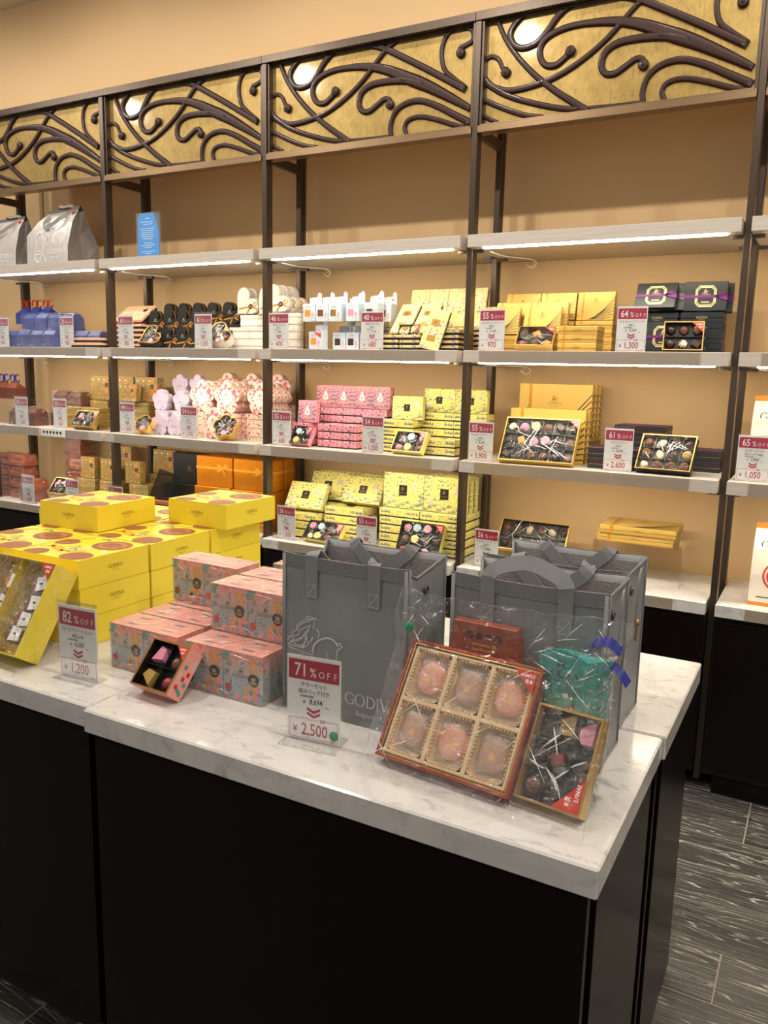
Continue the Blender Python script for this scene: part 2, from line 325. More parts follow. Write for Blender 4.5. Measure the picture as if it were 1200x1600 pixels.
    def lathe(s, prof, n=16, mi=0, M=None, smooth=True, sx=1, sy=1):
        vs = []; fs = []
        for r, z in prof:
            for k in range(n): vs.append((r * sx * math.cos(2 * math.pi * k / n), r * sy * math.sin(2 * math.pi * k / n), z))
        for i in range(len(prof) - 1):
            for k in range(n): fs.append([i * n + k, i * n + (k + 1) % n, (i + 1) * n + (k + 1) % n, (i + 1) * n + k])
        fs.append([(len(prof) - 1) * n + k for k in range(n)]); fs.append(list(range(n))[::-1])
        s.add(vs, fs, mi, M, smooth)
    def text(s, body, x, z, size, mi=0, P=FRONT, align='C', sx=1.0, bold=0.0, shear=0.0):
        vs, fs, w = glyphs(body, bold, shear)
        ox = x - (w * size * sx / 2 if align == 'C' else w * size * sx if align == 'R' else 0)
        s.add([P(ox + a * size * sx, z + b * size) for a, b in vs], fs, mi)
    def mesh(s, name, mats):
        me = bpy.data.meshes.new(name); me.from_pydata(s.v, [], s.f)
        for m in mats: me.materials.append(MATS[m])
        me.polygons.foreach_set('material_index', s.m); me.polygons.foreach_set('use_smooth', s.sm)
        me.update(); return me

_G = {}
def glyphs(body, bold=0.0, shear=0.0):
    """the characters as a flat mesh, one unit high"""
    k = (body, bold, shear)
    if k not in _G:
        c = bpy.data.curves.new('lettering', 'FONT'); c.body = body; c.resolution_u = 2; c.offset = bold; c.shear = shear
        o = bpy.data.objects.new('lettering', c); COL.objects.link(o)
        bpy.context.view_layer.update()
        me = bpy.data.meshes.new_from_object(o.evaluated_get(bpy.context.evaluated_depsgraph_get()))
        vs = [(v.co.x, v.co.y) for v in me.vertices]; fs = [list(p.vertices) for p in me.polygons]
        w = max([v[0] for v in vs] or [0]); _G[k] = (vs, fs, w)
        bpy.data.objects.remove(o); bpy.data.curves.remove(c); bpy.data.meshes.remove(me)
    return _G[k]

def arc(cx, cz, rx, rz, a0, a1, n):
    return [(cx + rx * math.cos(rad(a0 + (a1 - a0) * i / n)), cz + rz * math.sin(rad(a0 + (a1 - a0) * i / n))) for i in range(n + 1)]
def wordmark(mb, cx, cz, h, mi=0, P=FRONT, n=10, sub=None, submi=None):
    """the shop's serif capitals, cap height h, centred at cx, baseline cz; sub = small line under it"""
    T, t = 0.13, 0.055
    def th(pts, c0): return [t + (T - t) * abs(math.cos(math.atan2(p[1] - 0.5, p[0] - c0))) for p in pts]
    adv = {'G': 0.92, 'O': 1.06, 'D': 0.94, 'I': 0.36, 'V': 0.86, 'A': 0.80}
    total = sum(adv[c] for c in 'GODIVA'); x = cx - total * h / 2
    for c in 'GODIVA':
        Q = lambda a, b, x=x: P(x + a * h, cz + b * h)
        def R(pts, w, closed=False): mb.ribbon(pts, w, mi, Q, closed)
        if c == 'G':
            p = arc(0.47, 0.5, 0.42, 0.5, 48, 318, n); R(p, th(p, 0.47)); R([(0.79, 0.02), (0.79, 0.42)], T * 0.85); R([(0.62, 0.42), (0.90, 0.42)], t); R([(0.75, 0.72), (0.77, 0.98)], t)
        elif c == 'O':
            p = arc(0.5, 0.5, 0.44, 0.5, 0, 360, n + 2)[:-1]; R(p, th(p, 0.5), True)
        elif c == 'D':
            R([(0.16, 0), (0.16, 1)], T); p = [(0.16, 0.97)] + arc(0.36, 0.5, 0.46, 0.47, 90, -90, n) + [(0.16, 0.03)]; R(p, [t] + th(p[1:-1], 0.2) + [t]); R([(0.02, 0.02), (0.2, 0.02)], t * 0.8); R([(0.02, 0.98), (0.2, 0.98)], t * 0.8)
        elif c == 'I':
            R([(0.16, 0), (0.16, 1)], T); R([(0.03, 0.02), (0.29, 0.02)], t * 0.8); R([(0.03, 0.98), (0.29, 0.98)], t * 0.8)
        elif c == 'V':
            R([(0.08, 1), (0.42, 0)], T); R([(0.42, 0), (0.76, 1)], t * 1.2); R([(-0.02, 0.98), (0.22, 0.98)], t * 0.8); R([(0.64, 0.98), (0.86, 0.98)], t * 0.8)
        else:
            R([(0.04, 0), (0.38, 1)], t * 1.2); R([(0.38, 1), (0.74, 0)], T); R([(0.17, 0.34), (0.6, 0.34)], t); R([(-0.04, 0.02), (0.16, 0.02)], t * 0.8); R([(0.6, 0.02), (0.86, 0.02)], t * 0.8)
        x += adv[c] * h
    if sub: mb.text(sub, cx, cz - h * 0.75, h * 0.42, mi if submi is None else submi, P)
def emblem(mb, cx, cz, s, mi=0, P=FRONT):
    """the rider-on-horse mark, s high, centred"""
    Q = lambda a, b: P(cx + (a - 0.5) * s, cz + (b - 0.5) * s)
    def R(p, w): mb.ribbon(p, w, mi, Q)
    R([(0.05, 0.30), (0.18, 0.40), (0.42, 0.38), (0.62, 0.42)], [0.06, 0.16, 0.16, 0.14])
    R([(0.60, 0.42), (0.72, 0.60), (0.86, 0.62), (0.95, 0.48)], [0.14, 0.11, 0.10, 0.05])
    R([(0.16, 0.36), (0.12, 0.18), (0.16, 0.0)], [0.10, 0.05, 0.03]); R([(0.24, 0.36), (0.30, 0.16), (0.24, 0.0)], [0.08, 0.05, 0.03])
    R([(0.58, 0.38), (0.60, 0.18), (0.54, 0.0)], [0.08, 0.05, 0.03]); R([(0.64, 0.38), (0.78, 0.24), (0.72, 0.08)], [0.07, 0.04, 0.03])
    R([(0.40, 0.44), (0.38, 0.66), (0.44, 0.80)], [0.10, 0.09, 0.06]); mb.disc(cx + (0.47 - 0.5) * s, cz + (0.88 - 0.5) * s, 0.055 * s, mi, P, 8)
    R([(0.44, 0.94), (0.30, 0.84), (0.20, 0.66), (0.10, 0.58)], [0.04, 0.08, 0.07, 0.03]); R([(0.36, 0.82), (0.26, 0.62), (0.24, 0.5)], [0.05, 0.05, 0.02])
    R([(0.06, 0.32), (-0.02, 0.18), (0.02, 0.06)], [0.05, 0.05, 0.02])

# ------------------------------------------------------------------ object helpers
MESHES = {}
def mesh(key, fn, mats):
    if key not in MESHES:
        mb = MB(); fn(mb); MESHES[key] = mb.mesh(str(key).split(':')[0], mats)
    return MESHES[key]
def ob(name, me, parent=None, M=None):
    o = bpy.data.objects.new(name, me); COL.objects.link(o)
    if parent is not None: o.parent = parent
    if M is not None: o.matrix_local = M
    return o
_N = [0]
def part(name, parent, fn, mats, M=None, key=None, label=None):
    if key is None: _N[0] += 1; key = '%s:%d' % (name, _N[0])
    o = ob(name, mesh(key, fn, [mats] if isinstance(mats, str) else mats), parent, M)
    if label: o['label'] = label
    if name == 'film_crease': o['kind'] = 'stuff'          # wrinkles nobody could count
    return o
def tag(o, label, cat, group=None, kind=None):
    if label: o['label'] = label
    if cat: o['category'] = cat
    if group: o['group'] = group
    if kind: o['kind'] = kind
    return o
def thing(name, label, cat, M=None, group=None):
    return tag(ob(name, None, None, M), label, cat, group)
def single(name, label, cat, fn, mats, M=None, group=None, key=None):
    return tag(part(name, None, fn, mats, M, key), label, cat, group)
def TR(x, y, z, yaw=0.0, pitch=0.0, roll=0.0):
    return Matrix.Translation((x, y, z)) @ Matrix.Rotation(rad(yaw), 4, 'Z') @ Matrix.Rotation(rad(pitch), 4, 'X') @ Matrix.Rotation(rad(roll), 4, 'Y')
LIE = Matrix.Rotation(rad(-90), 4, 'X')
ORD = ['first', 'second', 'third', 'fourth', 'fifth', 'sixth', 'seventh', 'eighth']
def level(k, n): return 'only box' if n == 1 else 'bottom' if k == 0 else 'topmost' if k == n - 1 else ORD[k] + ' up'

# ------------------------------------------------------------------ room
WALL, CEIL = 0.36, 3.20
Z1, Z2, Z3, ZM, ZI = 1.827, 1.4362, 1.0453, 0.648, 0.7433
def structure(name, fn, mats, label):
    o = part(name, None, fn, mats); o['kind'] = 'structure'; o['label'] = label; return o
structure('wall_back', lambda m: m.box(-5, 6.5, WALL, WALL + 0.12, 0, CEIL + 0.1), 'plaster_beige', 'beige plaster wall behind the shelves')
structure('ceiling', lambda m: m.box(-5, 6.5, -6.5, WALL, CEIL, CEIL + 0.1), 'ceiling_paint', 'pale painted shop ceiling')
floor = structure('floor', lambda m: m.box(-5, 6.5, -6.5, WALL, -0.06, -0.0012), 'grout', 'charcoal oak plank floor')
PW, PL = 0.178, 1.25
for j in range(-1, 19):
    off = [0.0, 0.47, 0.86, 0.25, 0.66][j % 5]
    for i in range(-3, 4):
        y1 = -0.1075 + PW * 1 - j * PW; x0 = 2.887 + off + (i - 1) * PL
        if j == 1: x0 = 2.887 + (i - 1) * PL - 0.0
        part('plank', floor, lambda m: m.box(0, PL - 0.004, -PW + 0.004, 0, -0.006, 0.0, 0, 0.0008), 'oak_plank_charcoal', Matrix.Translation((x0, y1, 0)), 'plank')

# ------------------------------------------------------------------ wall display: uprights, gold panels, shelves, base cabinets
BW = 0.9
BAY = ['far left bay', 'second bay from left', 'middle bay', 'last full bay on the right', 'bay at the right picture edge']
POST = ['far left', 'second', 'third', 'fourth', 'fifth', 'sixth']
ZT, ZB = 2.5558, 2.1716
for k in range(-1, 6):
    x = k * BW
    t_ = thing('shelf_upright', 'pair of bronze uprights, %s' % (['left end', 'first between far left bays', 'between second and middle bay', 'between middle and right-hand bay', 'right of the black ribbon boxes', 'beyond the right edge', 'right end'][k + 1]), 'shelf upright', TR(x, 0, 0), 'bronze uprights of the shelf wall')
    part('front_post', t_, lambda m: m.box(0, 0.021, 0.0, 0.042, 0.03, ZT - 0.03, 0, 0.0012), 'bronze_metal', None, 'front_post')
    part('rear_post', t_, lambda m: (m.box(0, 0.021, 0.236, 0.282, 0.03, ZT - 0.05, 0, 0.0012), m.box(0.0205, 0.0215, 0.256, 0.262, 0.66, 2.4, 1)), ['bronze_metal', 'black_gap'], None, 'rear_post')
    part('top_tie', t_, lambda m: m.box(0.002, 0.019, 0.042, 0.236, ZB - 0.005, ZB + 0.03), 'bronze_metal', None, 'top_tie')
    for z in (Z1 - 0.0415, Z2 - 0.0415, Z3 - 0.0415):
        for bx_ in (0.0215, -0.0365):
            for by_ in (0.004, 0.238): part('shelf_bracket', t_, lambda m: m.box(0, 0.036, 0, 0.016, -0.011, -0.001), 'bronze_metal', Matrix.Translation((bx_, by_, z)), 'shelf_bracket')

SCROLL = [
 ([(0.063, 2.538), (0.096, 2.468), (0.146, 2.4), (0.211, 2.334), (0.285, 2.275), (0.353, 2.229), (0.390, 2.203)], .017, .030, 0),
 ([(0.165, 2.536), (0.134, 2.512), (0.113, 2.481), (0.126, 2.445), (0.161, 2.428), (0.206, 2.436), (0.24, 2.463), (0.273, 2.503), (0.315, 2.531), (0.376, 2.539), (0.44, 2.536), (0.521, 2.514), (0.61, 2.468), (0.697, 2.42), (0.773, 2.376), (0.857, 2.327)], .024, .028, 0),
 ([(0.324, 2.392), (0.305, 2.375), (0.275, 2.358), (0.241, 2.364), (0.221, 2.393), (0.223, 2.427), (0.254, 2.453), (0.311, 2.467), (0.387, 2.467), (0.469, 2.457), (0.55, 2.433), (0.63, 2.396), (0.707, 2.36), (0.775, 2.323), (0.834, 2.289), (0.878, 2.262)], .022, .030, 1),
 ([(0.56, 2.316), (0.555, 2.334), (0.535, 2.338), (0.504, 2.321), (0.473, 2.305), (0.443, 2.308), (0.427, 2.333), (0.435, 2.369), (0.471, 2.392), (0.533, 2.397), (0.621, 2.388), (0.69, 2.364)], .020, .030, 1),
 ([(0.026, 2.353), (0.055, 2.324), (0.116, 2.302), (0.197, 2.305), (0.285, 2.324), (0.37, 2.364), (0.443, 2.415), (0.496, 2.466), (0.539, 2.504), (0.587, 2.53)], .026, .018, 0),
 ([(0.026, 2.341), (0.106, 2.29), (0.217, 2.247), (0.334, 2.216), (0.447, 2.207), (0.567, 2.205)], .024, .020, 0),
 ([(0.567, 2.203), (0.562, 2.239), (0.576, 2.281), (0.615, 2.309), (0.675, 2.315), (0.743, 2.291), (0.811, 2.254), (0.880, 2.216)], .020, .030, 0),
 ([(0.631, 2.204), (0.621, 2.232), (0.638, 2.255), (0.685, 2.26), (0.754, 2.241), (0.813, 2.218), (0.858, 2.203)], .019, .022, 0),
 ([(0.023, 2.286), (0.096, 2.25), (0.177, 2.217), (0.240, 2.203)], .021, .021, 0),
 ([(0.023, 2.235), (0.055, 2.218), (0.080, 2.205)], .018, .018, 0),
 ([(0.835, 2.447), (0.831, 2.463), (0.854, 2.471), (0.875, 2.48), (0.880, 2.499), (0.868, 2.52), (0.832, 2.531), (0.792, 2.524), (0.767, 2.494), (0.761, 2.45), (0.774, 2.403), (0.806, 2.373), (0.855, 2.335)], .022, .020, 1),
 ([(0.026, 2.412), (0.05, 2.419), (0.075, 2.405), (0.091, 2.376), (0.104, 2.36)], .020, .017, 2)]
def smooth_path(p, n=4):
    out = []
    for i in range(len(p) - 1):
        a, b, c, d = p[max(i - 1, 0)], p[i], p[i + 1], p[min(i + 2, len(p) - 1)]
        for k in range(n):
            t = k / n
            out.append(tuple(0.5 * (2 * b[q] + (c[q] - a[q]) * t + (2 * a[q] - 5 * b[q] + 4 * c[q] - d[q]) * t * t + (3 * b[q] - a[q] - 3 * c[q] + d[q]) * t ** 3) for q in range(len(b))))
    return out + [p[-1]]
def scroll_mesh(m, i):
    pts, w0, w1, ball = SCROLL[i]; p = smooth_path(pts); n = len(p); vs = []
    prof = [(-0.5, 0.0), (-0.46, -0.007), (-0.25, -0.0115), (0.0, -0.0085), (0.25, -0.0125), (0.46, -0.007), (0.5, 0.0)]
    for q in range(n):
        a, b = p[max(q - 1, 0)], p[min(q + 1, n - 1)]; dx, dz = b[0] - a[0], b[1] - a[1]; L = math.hypot(dx, dz) or 1
        f = q / (n - 1); w = (w0 + (w1 - w0) * f) * 0.86
        if i == 2: w = 0.021 + 0.026 * max(0.0, 1 - abs(f - 0.76) / 0.24)
        for c, y in prof: vs.append((p[q][0] - dz / L * w * c, 0.0335 + y + 0.0003 * i, p[q][1] + dx / L * w * c))
    K = len(prof); fs = [[q * K + k, q * K + k + 1, (q + 1) * K + k + 1, (q + 1) * K + k] for q in range(n - 1) for k in range(K - 1)]
    fs += [list(range(K)), [(n - 1) * K + k for k in range(K)][::-1]]
    m.add(vs, fs, 0, None, True)
    if ball:
        c = p[0] if ball == 1 else p[-1]; R_ = 0.0165
        m.lathe([(R_, 0.0), (R_, 0.010), (R_ * 0.7, 0.0135), (R_ * 0.45, 0.0115), (R_ * 0.3, 0.0145), (0.001, 0.0150)], 14, 0, Matrix.Translation((c[0], 0.0335, c[1])) @ Matrix.Rotation(rad(90), 4, 'X'))
for k in range(-1, 5):
    x = k * BW
    t_ = thing('decorative_panel', 'gold header panel with dark carved scrolls above the %s' % (['bay off the left edge'] + BAY)[k + 1], 'wall panel', TR(x, 0, 0), 'gold scroll panels above the shelves')
    part('top_rail', t_, lambda m: (m.box(0.0, BW - 0.001, -0.002, 0.05, ZT - 0.028, ZT, 0, 0.001)), 'bronze_metal', None, 'top_rail')
    part('bottom_rail', t_, lambda m: (m.box(0.0225, BW - 0.0015, -0.006, 0.04, ZB - 0.002, ZB + 0.021, 0, 0.001), m.box(0.03, BW - 0.01, 0.0, 0.034, ZB + 0.021, ZB + 0.026)), 'bronze_bright', None, 'bottom_rail')
    part('inner_frame', t_, lambda m: (m.box(0.022, 0.030, 0.008, 0.036, ZB + 0.021, ZT - 0.028, 0, 0.001), m.box(BW - 0.012, BW - 0.001, 0.008, 0.036, ZB + 0.021, ZT - 0.028, 0, 0.001), m.box(0.03, BW - 0.012, 0.020, 0.036, ZT - 0.033, ZT - 0.0285, 0, 0.001)), 'bronze_metal', None, 'inner_frame')
    part('gold_board', t_, lambda m: m.box(0.022, BW - 0.001, 0.034, 0.042, ZB + 0.002, ZT - 0.03), 'gold_leaf', None, 'gold_board')
    for i in range(len(SCROLL)):
        part('scroll', t_, lambda m, i=i: scroll_mesh(m, i), 'carved_wood', None, 'scroll:%d' % i)

def cable_path(): return [(0.075, 0.03, -0.047), (0.09, 0.12, -0.05), (0.12, 0.2, -0.048), (0.16, 0.235, -0.052), (0.175, 0.24, -0.066), (0.155, 0.25, -0.078), (0.13, 0.26, -0.064), (0.125, 0.33, -0.05)]
for k in range(-1, 5):
    x = k * BW; bay = (['bay off the left edge'] + BAY)[k + 1]
    for z, tier in ((Z1, 'top'), (Z2, 'middle'), (Z3, 'lower')):
        t_ = thing('display_shelf', '%s ash laminate shelf in the %s' % (tier, bay), 'shelf', TR(x, 0, z), 'ash shelves of the shelf wall')
        part('shelf_board', t_, lambda m: m.box(0.0235, BW - 0.0035, -0.0545, 0.35, -0.0415, 0.0, 0, 0.0008), 'ash_laminate', None, 'shelf_board')
        part('light_strip', t_, lambda m: m.box(0.075, BW - 0.045, -0.036, -0.022, -0.0432 if tier == 'lower' else -0.0455, -0.0416), 'led_white', None, 'light_strip:' + ('flush' if tier == 'lower' else 'proud'))
        part('light_channel', t_, lambda m: m.box(0.05, 0.074, -0.036, -0.020, -0.0440, -0.0416), 'plastic_white', None, 'light_channel')
        part('power_cable', t_, lambda m: m.tube(smooth_path(cable_path(), 3), 0.0022, 5), 'plastic_white', None, 'power_cable')
        if tier != 'top':
            for q in range(3): part('label_rail', t_, lambda m: m.box(0, 0.242, -0.0575, -0.0555, -0.040, -0.001), 'label_rail', Matrix.Translation((0.085 + 0.2435 * q, 0, 0)), 'label_rail')
    t_ = thing('base_cabinet', 'dark brown marble topped base cabinet under the %s' % bay, 'cabinet', TR(x, 0, 0), 'base cabinets of the shelf wall')
    part('marble_top', t_, lambda m: (m.box(0.0225, BW - 0.0065, -0.0384, 0.355, ZM - 0.0405, ZM, 0, 0.0015)), 'marble_white', None, 'base_marble_top')
    part('door_panel', t_, lambda m: m.box(0.028, BW - 0.006, -0.030, -0.010, 0.085, ZM - 0.056, 0, 0.0012), 'dark_laminate', None, 'door_panel')
    part('carcass', t_, lambda m: m.box(0.024, BW - 0.004, -0.009, 0.35, 0.06, ZM - 0.041), 'black_gap', None, 'carcass')
    part('plinth', t_, lambda m: m.box(0.06, BW - 0.03, -0.012, 0.30, 0.0, 0.059), 'dark_laminate', None, 'plinth')
    for q in range(2): part('price_strip', t_, lambda m: m.box(0, 0.34, -0.0405, -0.0386, ZM - 0.038, ZM - 0.003), 'label_rail', Matrix.Translation((0.11 + 0.343 * q, 0, 0)), 'price_strip')
single('ingredient_strip', 'small white strip of dark sweet pictures clipped to the lower shelf edge far left', 'label strip',
       lambda m: (m.box(-0.093, 0.093, -0.0005, 0, -0.018, 0.018), [m.disc(-0.06 + 0.024 * i, 0.002, 0.008, 1, lambda a, b: (a, -0.0009, b), 10) for i in range(6)], [m.rect(-0.066 + 0.024 * i, -0.054 + 0.024 * i, -0.012, -0.0105, 2, lambda a, b: (a, -0.0009, b)) for i in range(6)], m.rect(-0.09, -0.077, -0.015, 0.015, 3, lambda a, b: (a, -0.0009, b))), ['paper_white', 'choc_dark', 'ink_black', 'print_peach'], TR(-0.335, -0.0580, Z3 - 0.020))

# ------------------------------------------------------------------ island counters
def counter(label, x0, x1, y0, y1, dx=0.0, front=False, end=False):
    w = x1 - x0; d = y1 - y0
    t_ = thing('display_counter', label, 'counter', TR(x0, y0, 0), 'marble topped island counters')
    part('marble_top', t_, lambda m: m.box(0, w, 0, d, ZI - 0.0443, ZI, 0, 0.003), 'marble_white')
    part('carcass', t_, lambda m: m.box(0.012, w - 0.032, 0.034, d - 0.01, 0.03, ZI - 0.0445), 'black_gap')
    part('front_panel', t_, lambda m: m.box(0.014, w - 0.014, 0.012, 0.030, 0.07, ZI - 0.052, 0, 0.001), 'dark_laminate')
    part('end_panel', t_, lambda m: m.box(w - 0.030, w - 0.010, 0.050, d - 0.016, 0.012, ZI - 0.046, 0, 0.001), 'dark_laminate')
    part('plinth', t_, lambda m: m.box(0.03, w - 0.045, 0.045, d - 0.02, 0.0, 0.029), 'black_gap')
    return t_
XJ = 1.8575
counter('front right marble island counter carrying the gray bags', XJ, 2.786, -1.785, -1.349)
counter('front left marble island counter under the yellow boxes', 0.93, XJ - 0.003, -1.772, -1.349)
counter('back right marble island counter behind the gray bags', XJ, 2.791, -1.343, -0.9165)
counter('back left marble island counter under the farther yellow boxes', 0.93, XJ - 0.003, -1.343, -0.9165)

# ------------------------------------------------------------------ boxed sweets: one builder, many prints
SIDE = lambda a, b: (a, b, -0.0006)            # the long bottom edge, which faces the shopper when a box lies down
def edge_plane(d): return lambda a, b: (a, d / 2 - b, -0.0006)
def bird(m, cx, cz, s, mi):
    m.ribbon([(cx - .5 * s, cz - .35 * s), (cx - .1 * s, cz - .05 * s), (cx + .2 * s, cz + .12 * s), (cx + .42 * s, cz + .3 * s)], [.05 * s, .26 * s, .2 * s, .08 * s], mi)
    m.ribbon([(cx + .1 * s, cz), (cx + .35 * s, cz - .1 * s), (cx + .6 * s, cz - .32 * s)], [.24 * s, .2 * s, .03 * s], mi)
    m.ribbon([(cx, cz), (cx - .12 * s, cz + .3 * s), (cx - .3 * s, cz + .55 * s)], [.2 * s, .2 * s, .03 * s], mi)
def sprig(m, cx, cz, s, mi, a0=90):
    for k in range(5):
        a = rad(a0 - 70 + 35 * k); m.ribbon([(cx, cz), (cx + .5 * s * math.cos(a), cz + .5 * s * math.sin(a)), (cx + s * math.cos(a + .25), cz + s * math.sin(a + .25))], [.02 * s, .2 * s, .02 * s], mi)
BOX = {}
def kind(name, w, h, d, lid, base, prints, seam='black_gap', split=0.55, cat='box'):
    BOX[name] = (w, h, d, lid, base, prints, seam, split, cat)
def box_parts(name, root):
    w, h, d, lid, base, prints, seam, split, cat = BOX[name]
    yl = d * split
    part('lid', root, lambda m: m.box(-w / 2, w / 2, 0, yl, 0, h, 0, min(0.0015, d * .05)), lid, None, 'lid:' + name)
    part('tray_base', root, lambda m: (m.box(-w / 2 + .0006, w / 2 - .0006, yl + d * .05, d, .0006, h - .0006, 1 if split > .8 else 0, min(0.0012, d * .05)), m.box(-w / 2 + .002, w / 2 - .002, yl - .0005, d * (split + .06), .002, h - .002, 1)), [base, seam], None, 'tray_base:' + name)
    for pn, mats, fn in prints: part(pn, root, fn, mats, None, pn + ':' + name)
def stand(k, x, y, z, label, tilt=0.0, yaw=0.0, group=None):
    d = BOX[k][2]
    o = thing({'box': 'chocolate_box'}.get(BOX[k][8], 'gift_box'), label, 'box', TR(x, y, z + d * math.sin(rad(tilt)), yaw) @ Matrix.Rotation(rad(-tilt), 4, 'X'), group)
    box_parts(k, o); return o
def lay(k, x, y, z, label, yaw=0.0, group=None):
    """lying flat, lid up; (x, y) is the middle of the front edge, z the bottom"""
    d = BOX[k][2]
    o = thing('chocolate_box', label, 'box', TR(x, y, z + d, yaw) @ LIE, group)
    box_parts(k, o); return o
def pile(k, x, y, z, n, label, group, jit=0.002):
    for i in range(n):
        lay(k, x + random.uniform(-jit, jit), y + random.uniform(0, jit), z + i * BOX[k][2], label % level(i, n), random.uniform(-.5, .5), group)

def floral_prints(w, h, d, wm=True):
    def sq(m): m.rect(-.11 * w - .0, .09 * w, .36 * h, .66 * h, 0); emblem(m, -.01 * w, .56 * h, .12 * h, 1, lambda a, b: (a, -.0008, b)); wordmark(m, -.01 * w, .42 * h, .045 * h, 1, lambda a, b: (a, -.0008, b), 5)
    def art(m):
        bird(m, .29 * w, .62 * h, .17 * w, 0); bird(m, -.34 * w, .26 * h, .15 * w, 0)
        for i in range(9): sprig(m, (-.46 + .115 * i) * w, (.02 + .06 * (i % 3)) * h, .11 * h, 1 + i % 2)
        for i in range(6): sprig(m, (-.46 + .06 * (i % 2)) * w, (.3 + .12 * i) * h, .09 * h, 1 + i % 2)
        for i in range(3): sprig(m, .42 * w, (.1 + .13 * i) * h, .1 * h, 2)
    def edge(m):
        P = edge_plane(d); Q = lambda a, b: (a, d / 2 - b, -0.0009)
        m.rect(-.14 * w, .16 * w, -.02 * d, .42 * d, 0, P); wordmark(m, .01 * w, .13 * d, .16 * d, 1, Q, 5)
        for i in (-.42, -.34, -.25, .25, .36, .44):
            for k in range(4): a = rad(20 + 45 * k); m.ribbon([(i * w, .0), (i * w + .25 * d * math.cos(a), .30 * d * math.sin(a))], [.05 * d, .09 * d], 2, P)
    return [('foil_label', ['black_card', 'gold_foil'], sq), ('lid_print', ['lilac_ink', 'print_teal_leaf', 'print_grey_leaf'], art), ('edge_print', ['print_floral_plain', 'gold_dark_ink', 'print_grey_leaf'], edge)]
mat('print_teal_leaf', '5f8a86', 0.5); mat('print_grey_leaf', '6c7688', 0.5)
for nm, w, h, d in (('floral_small', .132, .09, .0315), ('floral_mid', .186, .12, .036), ('floral_large', .179, .14, .034)):
    kind(nm, w, h, d, 'print_floral', 'print_floral_plain', floral_prints(w, h, d), 'black_gap', 0.84)
kind('pink_rows', .092, .09, .0315, 'print_pink', 'print_pink', [
    ('lid_print', ['white_card', 'pink_ink', 'print_grey_leaf', 'gold_pale'], lambda m: (m.poly([(-.009, .030), (.010, .030), (.013, .040), (.008, .054), (.004, .066), (-.003, .066), (-.007, .054), (-.012, .040)], 0), m.disc(0, .042, .005, 1, lambda a, b: (a, -.0009, b), 10), [sprig(m, sx * .036, .012 + .016 * i, .014, 2) for sx in (-1, 1) for i in range(4)], [sprig(m, -.03 + .02 * i, .008, .012, 2) for i in range(4)], wordmark(m, 0, .018, .006, 3, FRONT, 5))),
    ('edge_print', ['print_grey_leaf', 'pink_ink'], lambda m: [sprig(m, -.036 + .018 * i, .016, .010, i % 2) for i in range(0)] or [m.ribbon([(-.04 + .009 * i, .004 * (i % 3) - .004), (-.036 + .009 * i, .006 + .003 * (i % 2))], .003, i % 2, edge_plane(.0315)) for i in range(9)])], 'black_gap', 0.84)
def stripes(w, h, d):
    def art(m):
        for i in range(7):
            y0 = .02 * h + .055 * h * i * .25; pts = [(w * (-.22 + .03 * i), y0)]
            for t in (.25, .5, .75, 1.0): pts.append((w * ((-.22 + .03 * i) + (.495 + .22 - .03 * i) * t), y0 + h * (.07 + .105 * i) * t ** 1.35 + .012 * h * math.sin(t * 9 + i)))
            m.ribbon(pts, [.003 * w, .012 * w, .016 * w, .014 * w, .013 * w], 0)
        P = lambda a, b: (w / 2 + .0006, a, b)
        for i in range(7): m.ribbon([(0, h * (.08 + .118 * i)), (d * .98, h * (.02 + .118 * i))], .022 * h, 0, P)
        emblem(m, .0 * w, .72 * h, .13 * h, 1); wordmark(m, .0 * w, .60 * h, .055 * h, 1, FRONT, 6, 'BELGIUM 1926')
    def rib(m):
        m.rect(-.36 * w, -.32 * w, 0, h, 0, lambda a, b: (a, -.0010, b))
        m.rect(-.36 * w, -.32 * w, 0, d, 0, lambda a, b: (a, b, h + .0006)); m.rect(-.36 * w, -.32 * w, 0, d, 0, lambda a, b: (a, b, -.0010))
        m.ribbon([(-.34 * w, .40 * h), (-.37 * w, .52 * h), (-.35 * w, .64 * h), (-.33 * w, .52 * h), (-.34 * w, .40 * h)], .022 * w, 0, lambda a, b: (a, -.0017, b)); m.ribbon([(-.34 * w, .42 * h), (-.38 * w, .28 * h)], .025 * w, 0, lambda a, b: (a, -.0014, b)); m.ribbon([(-.34 * w, .42 * h), (-.31 * w, .26 * h)], .025 * w, 0, lambda a, b: (a, -.0015, b)); m.box(-.355 * w, -.325 * w, -.0020, -.001, .39 * h, .44 * h, 0)
    def edge(m): wordmark(m, 0, -.05 * d, .2 * d, 0, edge_plane(d), 6, 'BELGIUM 1926')
    return [('lid_print', ['black_card', 'gold_dark_ink'], art), ('ribbon', ['gold_satin'], rib), ('edge_print', ['gold_dark_ink'], edge)]
for nm, w, h, d in (('gold_small', .133, .1, .0285), ('gold_large', .276, .19, .03), ('gold_wide', .258, .19, .028)):
    kind(nm, w, h, d, 'gold_card', 'gold_card_side', stripes(w, h, d), 'gold_dark_ink')
def octa(m, cx, cz, s, mi):
    for k in (1.0, .86):
        p = [(cx + s * k * a, cz + s * k * b) for a, b in ((-.3, -.5), (.3, -.5), (.46, -.32), (.46, .32), (.3, .5), (-.3, .5), (-.46, .32), (-.46, -.32))]; m.ribbon(p, .05 * s, mi, FRONT, True)
